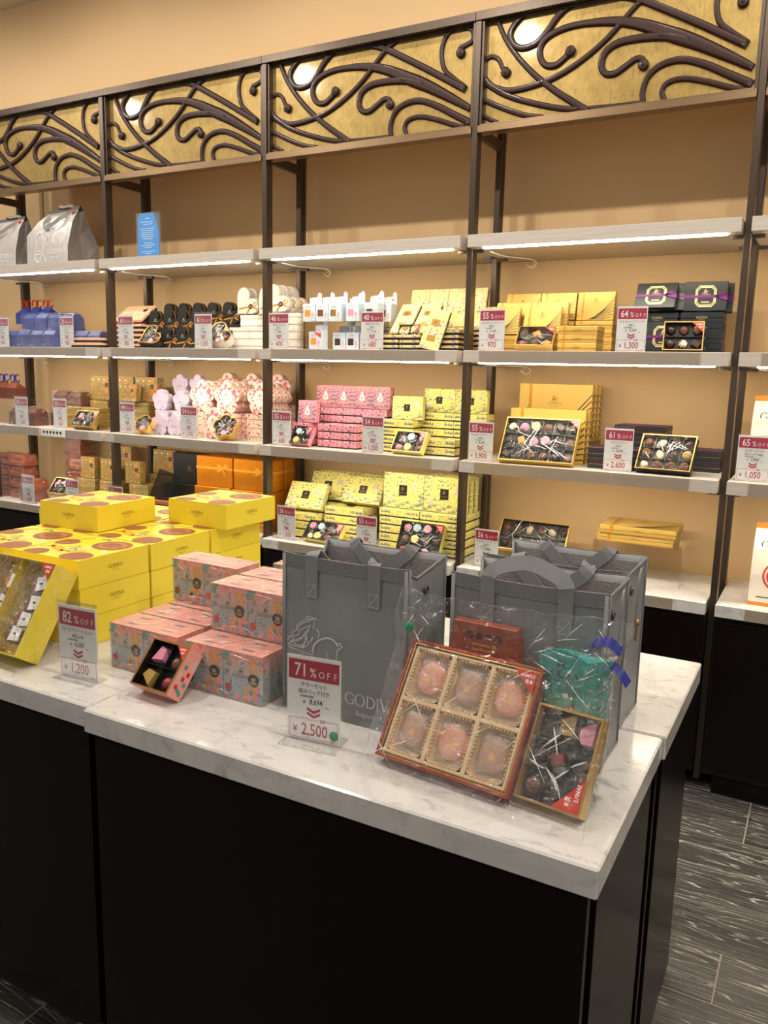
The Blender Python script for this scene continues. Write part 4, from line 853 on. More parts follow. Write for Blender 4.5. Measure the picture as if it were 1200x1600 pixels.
def wrapped_pair(M, label, group, card='navy_blue', w=.088, h=.08, d=.075):
    t_ = thing('wrapped_pair', label, 'wrapped boxes', M, group)
    for i in (-1, 1): part('carton', t_, lambda m: m.add([(-w / 2, 0, 0), (w / 2, 0, 0), (w / 2, d, 0), (-w / 2, d, 0), (-w * .47, .004, h * .75), (w * .47, .004, h * .75), (w * .47, d - .004, h * .75), (-w * .47, d - .004, h * .75), (-w * .42, d * .3, h), (w * .42, d * .3, h), (w * .42, d * .7, h), (-w * .42, d * .7, h)],
        [(3, 2, 1, 0), (0, 1, 5, 4), (1, 2, 6, 5), (2, 3, 7, 6), (3, 0, 4, 7), (4, 5, 9, 8), (5, 6, 10, 9), (6, 7, 11, 10), (7, 4, 8, 11), (8, 9, 10, 11)]), card, Matrix.Translation((i * (w / 2 + .0005), 0, 0)), 'carton:' + card)
    for i in (-1, 1): part('carton_print', t_, lambda m: (emblem(m, 0, h * .5, .014, 0), wordmark(m, 0, h * .33, .008, 0, FRONT, 5)), 'gold_dark_ink', Matrix.Translation((i * (w / 2 + .0005), -.0005, 0)), 'carton_print:' + card)
    part('clear_film', t_, lambda m: film_block(m, -w - .004, w + .012, -.003, d + .003, .001, h + .003, .004, 5), 'film_fine', None, 'pair_film:%g' % w)
    part('film_crease', t_, lambda m: block_creases(m, -w, w + .01, d, h, 14, 3), 'film_fold', None, 'pair_crease:%g' % w)
for i, x in enumerate([-.615, -.43, ]): wrapped_pair(TR(x, -.02, Z2), 'navy box pair in crinkled film at the shelf edge, %s one' % ['left', 'right'][i], 'navy pairs in film')
for i, x in enumerate([-.60, -.405, -.212]):
    wrapped_pair(TR(x, .065, Z2), 'navy box pair in crinkled film, second row, %s lower one' % ['left', 'middle', 'right'][i], 'navy pairs in film')
    if i < 2: wrapped_pair(TR(x + .01, .068, Z2 + .086), 'navy box pair in crinkled film, second row, %s upper one' % ['left', 'middle'][i], 'navy pairs in film')

# --- middle bay, middle shelf: pale blue window boxes on a riser, lavender boxes
riser('clear riser carrying the pale blue window boxes', 1.055, 1.44, .045, .17, Z2, .112)
def window_box(x, y, z, label, fill='choc_dark', sticker=False):
    t_ = thing('window_box', label, 'box', TR(x, y, z), 'pale blue window boxes')
    part('carton', t_, lambda m: (m.box(-.0295, .0295, 0, .05, 0, .07, 0, .001), m.rect(-.020, .006, .020, .046, 1)), ['print_paleblue', fill], None, 'window_carton:' + fill)
    part('header_flap', t_, lambda m: m.prism([(-.0285, .0702), (.0285, .0702), (.0285, .104)] + arc(.0195, .106, .009, .012, 0, 180, 8) + [(.0105, .100), (-.0285, .098)], .048, .050), 'print_paleblue', None, 'header_flap')
    part('carton_print', t_, lambda m: (wordmark(m, -.006, .055, .0055, 0, FRONT, 5), m.rect(.010, .024, .024, .028, 1), m.rect(.012, .022, .031, .034, 1), [m.ribbon([(.012 + .004 * i, .020), (.013 + .004 * i, .012)], .002, 1) for i in range(3)], m.rect(-.018, -.006, .078, .0795, 0, lambda a, b: (a, .0474, b)), m.rect(.006, .018, .082, .092, 1, lambda a, b: (a, .0474, b))), ['gold_dark_ink', 'pink_ink'], None, 'window_print')
    if sticker: part('sample_sticker', t_, lambda m: (m.poly([(.0285, .069), (-.005, .069), (.0285, .045)], 0), m.text('SAMPLE', .027, .063, .006, 1, lambda a, b: (a, -.001, b), 'R', .8)), ['sticker_red', 'ink_white'])
for i, (x, f) in enumerate([(1.096, 'orange_foil'), (1.158, 'choc_milk'), (1.219, 'gold_foil'), (1.300, 'choc_pink'), (1.385, 'choc_dark')]): window_box(x, .05, Z2 + .1121, 'pale blue window box on the riser, %s from the left' % ORD[i], f)
for i, x in enumerate([1.25, 1.345, 1.41]): window_box(x, .112, Z2 + .1121, 'pale blue window box in the second row on the riser, %s from the left' % ORD[i], 'choc_milk')
window_box(1.146, .02, Z2, 'pale blue window box with red sample sticker below the riser', 'orange_foil', True)
for i, x in enumerate([1.225, 1.287, 1.352]): window_box(x, .075, Z2, 'pale blue window box in shade under the riser, %s from left' % ORD[i], 'choc_dark')
for i, x in enumerate([1.205, 1.28, 1.36]): window_box(x, .14, Z2, 'pale blue window box far back under the riser, %s from the left' % ORD[i], 'choc_dark')
for i, x in enumerate([1.515, 1.596, 1.677, 1.757]):
    pile('lavender', x, .160, Z2, 5, 'lavender print box with black base lying flat, %s of the ' + ORD[i] + ' back pile', 'lavender print boxes', .001)
    stand('lavender', x, .185, Z2 + 5 * .0185, 'tall lavender print box leaning in the back row, %s from the left' % ORD[i], 14, 0, 'lavender print boxes')
for i, x in enumerate([1.497, 1.585, 1.735]):
    pile('lavender', x, -.012 if i < 2 else .012, Z2, 3 + (i == 2), 'lavender print box with black base lying flat, %s of the ' + ['left', 'middle', 'right'][i] + ' front pile', 'lavender print boxes', .001)
for i, x in enumerate([1.518, 1.608]): stand('lavender', x, .03, Z2 + 3 * .0185, 'tall lavender print box leaning in the front row, %s one' % ['left', 'right'][i], 42, -2, 'lavender print boxes')
stand('lavender', 1.672, -.03, Z2, 'tall lavender print box leaning sideways at the shelf edge', 14, 0, 'lavender print boxes').rotation_euler.rotate_axis('Y', rad(12))
sample_tray('small open lavender sample box with four wrapped sweets', 1.559, .0, Z2, -3.4, 66, .088, .098, .018, 'print_lavender', 'black_card', ['gy', 'wv', 'yb'])
# --- right-hand bay, middle shelf: gold wave boxes and black ribbon boxes
GG = 'small gold wave boxes'
for i, x in enumerate([1.94, 2.075, 2.215]):
    pile('gold_small', x, .19, Z2, 4, 'small gold box lying flat, %s of the ' + ['left', 'middle', 'right'][i] + ' back pile', GG)
    stand('gold_small', x - .005, .215, Z2 + 4 * .0285, 'small gold box with black waves standing in the back row, %s one' % ['left', 'middle', 'right'][i], 14 if i < 2 else 8, 0, GG)
for i, x in enumerate([1.925, 2.06]):
    pile('gold_small', x, .082, Z2, 2, 'small gold box lying flat, %s of the ' + ['left', 'right'][i] + ' front pile', GG)
    stand('gold_small', [1.929, 2.064][i], .137, Z2 + 2 * .0285 + .0185, 'small gold box with ribbon standing in the middle row, %s one' % ['left', 'right'][i], 12, 0, GG)
    stand('gold_small', [1.903, 2.055][i], .086, Z2 + 2 * .0285, 'small gold box with ribbon standing in the front row, %s one' % ['left', 'right'][i], 12, 0, GG)
pile('gold_small', 2.208, .015, Z2, 3, 'small gold box lying flat, %s of the ribboned pile at the shelf edge', GG)
sample_tray('open gold sample box with orange and dark chocolates', 2.066, -.018, Z2, 9, 40, .128, .104, .026, 'gold_card', 'gold_foil', ['qfq', 'xqf'], 'film_flat', True)
KG = 'black boxes with purple ribbon'
for i, x in enumerate([2.445, 2.585]): pile('black_ribbon', x, .115, Z2, 4, 'black box with purple ribbon lying flat, %s of the ' + ['left', 'right'][i] + ' pile', KG)
stand('black_ribbon', 2.455, .155, Z2 + .1325, 'black box with gold octagon standing on the left pile, at the back', 18, 0, KG)
stand('black_ribbon', 2.434, .10, Z2 + .1325, 'black box with purple bow standing on the left pile, in front', 28, 0, KG)
stand('black_ribbon', 2.588, .13, Z2 + .1325, 'black box with purple ribbon standing on the right pile, in front', 8, 2, KG)
stand('black_ribbon', 2.602, .175, Z2 + .1325, 'black box with purple ribbon standing on the right pile, at the back', 4, 2, KG)
stand('black_ribbon', 2.48, .045, Z2, 'black box with purple ribbon standing on the shelf behind the 64% sign', 10, 0, KG)
sample_tray('open black sample box with six truffles and a red sticker', 2.552, -.012, Z2, 6.6, 76, .119, .092, .03, 'black_green', 'gold_foil', ['dmr', 'dcq'], None, True, 'insert_black', .0155)

# ------------------------------------------------------------------ lower shelf
riser('clear riser under the brown gable boxes at far left', -.876, -.66, .0, .12, Z3, .13)
for i, x in enumerate([-.832, -.745]): gable(TR(x, .02, Z3 + .1301), 'brown gable box with blue curling ribbon, %s one on the riser' % ['left', 'right'][i], 'maroon_brown', 'blue_satin', 'brown gable boxes')
wrapped_pair(TR(-.632, .0, Z3), 'brown box pair in crinkled film at the lower shelf edge', 'brown pairs in film', 'maroon_brown', .1, .085, .085)
wrapped_pair(TR(-.44, .10, Z3), 'brown box pair in crinkled film behind, lower one', 'brown pairs in film', 'maroon_brown', .1, .085, .085)
wrapped_pair(TR(-.42, .105, Z3 + .09), 'brown box pair in crinkled film behind, upper one', 'brown pairs in film', 'maroon_brown', .1, .085, .085)
FG = 'green gold festive boxes'
for i, x in enumerate([-.235, -.095, .035]):
    pile('festive_small', x, .147, Z3, 4, 'small green gold box lying flat, %s of the ' + ['left', 'middle', 'right'][i] + ' back pile', FG)
    if i < 2: stand('festive_large', [-.248, -.10][i], .17, Z3 + .1361, 'green gold festive box standing at the back, %s one on the piles' % ['left', 'right'][i], 4, 0, FG)
for i, x in enumerate([-.338, -.20]):
    pile('festive_small', x, .058, Z3, 3, 'small green gold box lying flat, %s of the ' + ['left', 'right'][i] + ' front pile', FG)
stand('festive_large', .052, .178, Z3 + .1361, 'green gold festive box standing at the back right of the upright', 4, 0, FG)
stand('festive_small', -.02, .125, Z3 + .1361 + .0, 'small green gold box standing on the right back pile', 6, 0, FG)
sample_tray('open green gold sample box with pink wedge and dark chocolates', -.176, -.022, Z3, -2, 55, .15, .088, .032, 'print_greengold', 'gold_foil', ['wqq', 'dqd'])
LF, LD = .098, .036
def lilac(M, label): return shaped('flower_tin', 'lilac', flower(LF), LD, 'print_lilac', 'print_lilac', 'gold_satin', [('lid_print', ['lilac_ink', 'gold_dark_ink'], lambda m: (bird(m, -.002, .058, .028, 0), wordmark(m, 0, .038, .006, 1, FRONT, 5)))], M, label, 'lilac flower tins', 'tin')
for i, x in enumerate([.235, .345]):
    for k in range(3): lilac(TR(x - .01, .092, Z3 + LD * (k + 1)) @ LIE, 'lilac flower tin lying flat, %s of the %s front pile' % (level(k, 3), ORD[i]))
    for k in range(5): lilac(TR(x + .012, .20, Z3 + LD * (k + 1)) @ LIE, 'lilac flower tin lying flat, %s of the %s back pile' % (level(k, 5), ORD[i]))
    lilac(TR(x + .012, .21, Z3 + 5 * LD), 'lilac flower tin standing in the back row, %s from the left' % ORD[i])
    if i < 2: lilac(TR([.216, .345][i], .11, Z3 + 3 * LD), 'lilac flower tin standing in the middle row, %s one' % ['left', 'right'][i])
for i, x in enumerate([.262, .353]): lilac(TR(x, .053, Z3), 'lilac flower tin standing at the shelf edge, %s one' % ['left', 'right'][i])
open_heart('open flower sample tin under shiny film beside the 44% sign', .225, -.03, Z3, 12, 52, .085, .034, 'gold_card', flower(.085), ch5[:5], 'gold_foil')
RF, RD = .138, .038
def rose(M, label): return shaped('flower_tin', 'rose', flower(RF), RD, 'print_rose', 'print_rose', 'gold_satin', [('lid_print', ['white_card', 'gold_dark_ink'], lambda m: (m.disc(0, .07, .035, 0, FRONT, 18), emblem(m, 0, .083, .020, 1, lambda a, b: (a, -.0009, b)), wordmark(m, 0, .062, .0085, 1, lambda a, b: (a, -.0009, b), 6)))], M, label, 'rose print flower tins', 'tin')
for i, x in enumerate([.497, .64, .795]):
    for k in range(3): rose(TR(x, .075, Z3 + RD * (k + 1)) @ LIE, 'rose print flower tin lying flat, %s of the %s pile' % (level(k, 3), ORD[i]))
    for q in range(3):
        rose(TR([.497, .640, .825][i] + .004 * q, .08 + .041 * q, Z3 + 3 * RD), 'rose print flower tin standing %s in the %s file' % (['in front', 'second', 'third'][q], ['left', 'middle', 'right'][i]))
for i, x in enumerate([.513, .655, .80]): rose(TR(x, .24, Z3 + 3 * RD + .038), 'rose print flower tin standing highest at the back, %s from the left' % ORD[i])
for i, x in enumerate([.513, .655, .80]):
    for k in range(4): rose(TR(x, .212, Z3 + RD * (k + 1)) @ LIE, 'rose print flower tin lying flat, %s of the %s hidden back pile' % (level(k, 4), ORD[i]))
rose(TR(.600, .036, Z3), 'rose print flower tin standing at the shelf edge behind the 54% sign')
open_heart('open rose print sample tin with gold side under shiny film', .705, -.032, Z3, 14, 55, .11, .036, 'gold_card', flower(.11, 40, 100), ch5, 'gold_foil')
# pink boxes
PG = 'pink flowered boxes'
H = .0315
for i, x in enumerate([1.105, 1.198, 1.291, 1.375]):
    pile('pink_rows', x, .13, Z3, 5, 'pink flowered box lying flat, %s of the ' + ORD[i] + ' back pile', PG, .001)
    stand('pink_rows', [1.107, 1.196, 1.285, 1.371][i], .16, Z3 + 5 * H, 'pink flowered box standing in the top row, %s from the left' % ORD[i], 3, 0, PG)
for i, x in enumerate([1.07, 1.20, 1.293]):
    pile('pink_rows', x, .033, Z3, 3, 'pink flowered box lying flat, %s of the ' + ['left', 'middle', 'right'][i] + ' front pile', PG, .001)
stand('pink_rows', 1.088, .05, Z3 + 3 * H, 'pink flowered box standing alone at front left above its pile', 5, 0, PG)
sample_tray('open pink sample box with blue, yellow and pink cups', 1.094, -.02, Z3, -4.3, 59, .095, .081, .026, 'print_pink', 'black_card', ['bk', 'ym'])
YG = 'small yellow bird boxes'
for i, x in enumerate([1.648, 1.782]):
    pile('floral_small', x, .13, Z3, 5, 'small yellow bird box lying flat, %s of the ' + ['middle', 'right'][i] + ' tall pile', YG, .001)
    stand('floral_small', [1.638, 1.771][i], .16, Z3 + 5 * H, 'small yellow bird box standing on the tall piles, %s one' % ['left', 'right'][i], 3, 0, YG)
pile('floral_small', 1.515, .05, Z3, 4, 'small yellow bird box lying flat, %s of the left pile', YG, .001)
stand('floral_small', 1.535, .085, Z3 + 4 * H, 'small yellow bird box standing on the left pile', 4, 0, YG)
for i, x in enumerate([1.70]): pile('floral_small', x, .035, Z3, 2, 'small yellow bird box lying flat, %s of the low pile right of the open box', YG, .001)
sample_tray('open yellow sample box with six sweets on the lower shelf', 1.586, -.022, Z3, -6.7, 56, .138, .088, .027, 'print_floral_plain', 'print_floral_plain', ['mbk', 'kyr'])
# big gold boxes
LG = 'large gold wave boxes'
for k in range(3): lay('gold_large', 2.09, .1655, Z3 + .03 * k, 'large gold box lying flat, %s of the hidden pile at the back' % level(k, 3), 0, LG)
for q in range(3): stand('gold_large', 2.086 + .004 * q, .205 + .0375 * q, Z3 + .0902, 'large gold wave box standing high at the back, %s' % ['front one with bow', 'second one deep', 'third one deep'][q], 0, 0, LG)
for q in range(2): stand('gold_large', 2.096 + .004 * q, .094 + .0375 * q, Z3, 'large gold wave box standing on the shelf, %s behind the open box' % ['first', 'second'][q], 0, 0, LG)
sample_tray('large open gold sample box with eighteen chocolates under glossy film', 2.099, -.036, Z3, 3, 57, .262, .172, .028, 'gold_card', 'gold_foil', ['ckymqd', 'dfkpdm', 'qdrmdo'], 'film_flat', True, 'insert_black', .0165)
TG = 'plum truffle boxes'
for k in range(4): lay('truffle_box', 2.405, .17, Z3 + .036 * k, 'plum truffle box lying flat, %s of the pile behind the 61 percent sign' % level(k, 4), 0, TG)
for k in range(2):
    lay('truffle_box', 2.59, .16, Z3 + .036 * k, 'plum truffle box lying flat, %s of the pair at the right' % ['lower', 'upper'][k], 0, TG)
    lay('truffle_box', 2.355, .03, Z3 + .036 * k, 'plum truffle box lying flat, %s of the front pair' % ['lower', 'upper'][k], 0, TG)
sample_tray('open black sample box with twelve truffles under film', 2.522, -.022, Z3, -3.6, 53, .174, .134, .03, 'black_green', 'gold_foil', ['mcdd', 'redg', 'crrr'], 'film_flat', False, 'insert_black', .0165)

# ------------------------------------------------------------------ marble base
def brown_pack(x, y, z, label):
    t_ = thing('wrapped_box', label, 'wrapped box', TR(x, y, z), 'brown boxes in film'); h = .056
    part('carton', t_, lambda m: m.add([(-.058, 0, 0), (.058, 0, 0), (.058, .085, 0), (-.058, .085, 0), (-.058, 0, h * .3), (.058, 0, h * .3), (.058, .085, h * .3), (-.058, .085, h * .3), (-.047, .008, h), (.047, .008, h), (.047, .077, h), (-.047, .077, h)], [(3, 2, 1, 0), (0, 1, 5, 4), (1, 2, 6, 5), (2, 3, 7, 6), (3, 0, 4, 7), (4, 5, 9, 8), (5, 6, 10, 9), (6, 7, 11, 10), (7, 4, 8, 11), (8, 9, 10, 11)]), 'orange_brown', None, 'brown_carton')
    part('carton_print', t_, lambda m: [m.disc(-.022 + .015 * i, .034, .0055, 0, lambda a, b: (a, .0042 * 0 + (b - h * .3) * .2 - .0008, b), 8) for i in range(4)], 'choc_dark', None, 'brown_print')
    part('clear_film', t_, lambda m: film_block(m, -.060, .064, -.002, .09, .001, h + .001, .003, 8), 'film_fine', None, 'brown_film')
    part('film_crease', t_, lambda m: block_creases(m, -.058, .062, .085, h, 8, 9), 'film_fold', None, 'brown_crease')
for name, x, y, n in (('front', -.635, .012, 2), ('left', -.765, .055, 4), ('leftmost', -.90, .07, 4), ('back', -.515, .21, 6), ('right', -.40, .125, 4)):
    for k in range(n): brown_pack(x + .006 * (k % 2), y, ZM + .058 * k, 'orange brown box in crinkled film, %s of the %s pile' % (level(k, n), name))
for i, x in enumerate([-.30, -.145, .06]):
    pile('festive_small', x, .105, ZM, 4, 'small green gold box lying flat on marble, %s of the ' + ['left', 'middle', 'right'][i] + ' pile', FG)
stand('festive_tall', -.305, .12, ZM + .1361, 'green gold box standing on the marble piles, first from the left', 2, 0, FG)
stand('festive_tall', -.162, .12, ZM + .1361, 'green gold box standing on the marble piles, second from the left', 2, 0, FG)
stand('festive_tall', .015, .115, ZM + .1361, 'green gold box standing on the marble piles, right of the upright', 2, 0, FG)
for i, x in enumerate([-.20, .102]):
    pile('festive_large', x, .215, ZM, 4, 'large green gold box lying flat on marble, %s of the ' + ['left', 'right'][i] + ' back pile', FG)
    stand('festive_large', x + .0, .24, ZM + .1801 + .0, 'large green gold box standing on the %s back pile' % ['left', 'right'][i], 3, 0, FG)
sample_tray('open green gold sample box on marble, half hidden by the yellow boxes', -.437, .03, ZM + .04, 2, 50, .122, .094, .03, 'print_greengold', 'gold_foil', ['wqd', 'dqm'])
# black boxes, orange wrapped gifts, kraft box
kind('black_gift', .17, .145, .09, 'black_card', 'black_card', [('lid_print', ['gold_dark_ink'], lambda m: (emblem(m, .02, .08, .02, 0), wordmark(m, .02, .062, .008, 0, FRONT, 5)))])
stand('black_gift', .33, .155, ZM + .1605, 'large black gift box standing on the lower one', 0, 0, 'black gift boxes')
kind('black_low', .215, .16, .16, 'black_card', 'black_card', [])
lay('black_low', .315, .125, ZM, 'wide black box at the bottom behind the clear display plate', 0, 'black gift boxes')
kind('orange_gift', .205, .135, .09, 'orange_wrap', 'orange_wrap', [('ribbon', ['gold_satin'], lambda m: (m.box(-.1032, .1032, -.0015, .0915, .078, .088, 0), m.ribbon([(.05, .083), (.035, .10), (.02, .098), (.05, .083), (.075, .105), (.085, .096), (.05, .083)], .010, 0, lambda a, b: (a, -.006, b)), m.ribbon([(.05, .083), (.02, .07)], .010, 0, lambda a, b: (a, -.004, b)), m.ribbon([(.05, .083), (.066, .052)], .010, 0, lambda a, b: (a, -.004, b)), m.box(.043, .057, -.008, -.0016, .077, .089)))], 'orange_wrap')
OG = 'orange wrapped gifts'
kind('orange_plain', .205, .135, .089, 'orange_wrap', 'orange_wrap', [], 'orange_wrap')
for i, x in enumerate([.575, .79]):
    for q in range(2):
        y = .05 + .135 * q
        lay('orange_plain', x, y - .0, ZM, 'orange wrapped gift lying on marble, %s at the bottom, %s' % (['left', 'right'][i], ['front', 'back'][q]), 0, OG)
    for q in range(2):
        stand('orange_gift', x + .005, .062 + .101 * q, ZM + .1795, 'orange wrapped gift with bow standing, %s %s' % (['left', 'right'][i], ['front', 'behind']  [q]), 0, 0, OG)
    for q in range(2):
        lay('orange_plain', x, .05 + .135 * q, ZM + .0892, 'orange wrapped gift in the second layer, %s %s' % (['left', 'right'][i], ['front', 'back'][q]), 0, OG)
def kraft(m): m.box(-.05, .05, 0, .10, 0, .075, 0, .001)
o = single('kraft_box', 'plain brown kraft box with darker lid beside the black boxes', 'box', kraft, 'kraft_brown', TR(.295, .02, ZM))
part('lid', o, lambda m: m.box(-.052, .052, -.002, .102, .0755, .092, 0, .001), 'cake_brown'); part('barcode_label', o, lambda m: (m.rect(-.045, .03, .012, .022, 0), [m.rect(-.04 + .004 * i, -.038 + .004 * i, .013, .021, 1, lambda a, b: (a, -.001, b)) for i in range(12)]), ['paper_white', 'ink_black'])
single('display_plate', 'dark clear display plate leaning above the kraft box', 'display plate', lambda m: m.box(-.06, .06, 0, .003, 0, .14, 0, .0008), 'smoke_acrylic', TR(.27, .03, ZM + .093, 8) @ Matrix.Rotation(rad(-20), 4, 'X') @ Matrix.Rotation(rad(12), 4, 'Y'))
# middle bay marble: yellow bird boxes
MG = 'yellow bird boxes on marble'
pile('floral_mid', 1.040, .062, ZM, 3, 'yellow bird box lying flat, %s of the left front pile on marble', MG)
stand('floral_mid', 1.043, .085, ZM + .1082, 'yellow bird box standing on the left front pile', 30, 0, MG)
pile('floral_mid', 1.243, .095, ZM, 4, 'yellow bird box lying flat, %s of the second pile on marble', MG)
pile('floral_mid', 1.05, .185, ZM, 4, 'yellow bird box lying flat, %s of the hidden left back pile', MG)
stand('floral_mid', 1.093, .188, ZM + .1442, 'yellow bird box standing in the middle row, left one', 26, 0, MG)
stand('floral_mid', 1.288, .155, ZM + .1442, 'yellow bird box standing in the middle row, right one', 30, 0, MG)
for i, x in enumerate([1.08, 1.27]): stand('floral_mid', x, .302, ZM + .1442, 'yellow bird box standing in the back row, %s one' % ['left', 'right'][i], 5, 0, MG)
BG = 'large yellow bird boxes'
for i, x in enumerate([1.522, 1.704]):
    for q in range(2 if i else 1):
        pile('floral_large', x, .066 + .1405 * q, ZM, 5, 'large yellow bird box lying flat, %s of the ' + ['left', 'right'][i] + [' front', ' back'][q] + ' pile', BG, .001)
    for q in range(3 if i else 1):
        stand('floral_large', [1.522, 1.703][i] + .003 * q, .095 + .042 * q, ZM + 5 * .034, 'large yellow bird box standing, %s, %s' % (['left', 'right'][i], ['front one with foil label', 'second one deep', 'third one deep'][q]), 3, 0, BG)
sample_tray('open yellow sample box with pink and blue sweets on marble, left', 1.19, -.008, ZM, -4.7, 48, .178, .09, .028, 'print_floral_plain', 'black_card', ['pbmk', 'cyxr'])
sample_tray('large open yellow sample box with pink shells on marble, right', 1.642, -.016, ZM, -1, 66, .184, .134, .028, 'print_floral_plain', 'black_card', ['kbpd', 'myrq', 'xbkd'])
# right-hand bay marble
sample_tray('open gold sample box with twelve chocolates behind the gray bags', 2.03, .17, ZM + .032, 0, 58, .268, .125, .026, 'gold_card', 'gold_foil', ['mreoed', 'drdmkd'], 'film_flat', False)
riser('clear riser holding the two flat gold boxes', 2.29, 2.592, .09, .30, ZM, .138)
for k in range(2): lay('gold_wide', 2.43 + .008 * k, .10 - .004 * k, ZM + .1382 + .028 * k, 'wide gold wave box on the clear riser, %s' % ['lower', 'upper'][k], 2, 'wide gold boxes on the riser')
# cream coffee pouches at the right edge
def coffee(M, label):
    t_ = thing('coffee_pouch', label, 'pouch', M, 'cream pouches at the right edge'); w, d, h = .165, .075, .26
    def body(m):
        zs = [0, .03, .10, .18, .225, .245]; hw = [w / 2, w / 2, w / 2, w / 2 * .99, w / 2 * .98, w / 2 * .97]; dd = [d, d * 1.02, d, d * .75, d * .35, .006]
        vs = []
        for z, a, q in zip(zs, hw, dd): y0 = (d - q) / 2 * .9; vs += [(-a, y0, z), (a, y0, z), (a, y0 + q, z), (-a, y0 + q, z)]
        fs = [(3, 2, 1, 0)] + [(4 * i + k, 4 * i + (k + 1) % 4, 4 * i + 4 + (k + 1) % 4, 4 * i + 4 + k) for i in range(5) for k in range(4)] + [(20, 21, 22, 23)]
        m.add(vs, fs)
    part('pouch_body', t_, body, 'cream_pack', None, 'coffee_body')
    part('gold_band', t_, lambda m: (m.box(-.0835, .0835, -.001, .0775, .0, .012), m.box(-.081, .081, .032, .041, .245, .262)), 'coffee_orange', None, 'coffee_band')
    part('pouch_print', t_, lambda m: (wordmark(m, .0, .185, .024, 0, lambda a, b: (a, (b - .1) * .14 * (b > .1) - .0012, b), 12), m.text('MASTERPIECES', 0, .155, .0115, 0, lambda a, b: (a, (b - .1) * .13 - .0012, b), 'C', 1, .004), m.text('A LEGENDARY', 0, .04, .007, 0, lambda a, b: (a, -.0022, b), 'C', 1, .004), m.rect(-.06, .06, .028, .031, 0, lambda a, b: (a, -.0022, b)), [m.ribbon(arc(0, .10, r_, r_, a0, a0 + 230, 16), [.001, .004] + [.006] * 13 + [.004, .001], 1, lambda a, b: (a, max(0, b - .1) * .13 - .0012, b)) for r_, a0 in ((.045, 100), (.034, 150), (.022, 60))]), ['ink_black', 'swirl_red'], None, 'coffee_print')
coffee(TR(2.845, .115, Z3), 'cream pouch with gold top on the lower shelf at the right edge')
coffee(TR(2.893, .025, ZM), 'cream pouch with red swirl on the marble at the right edge')

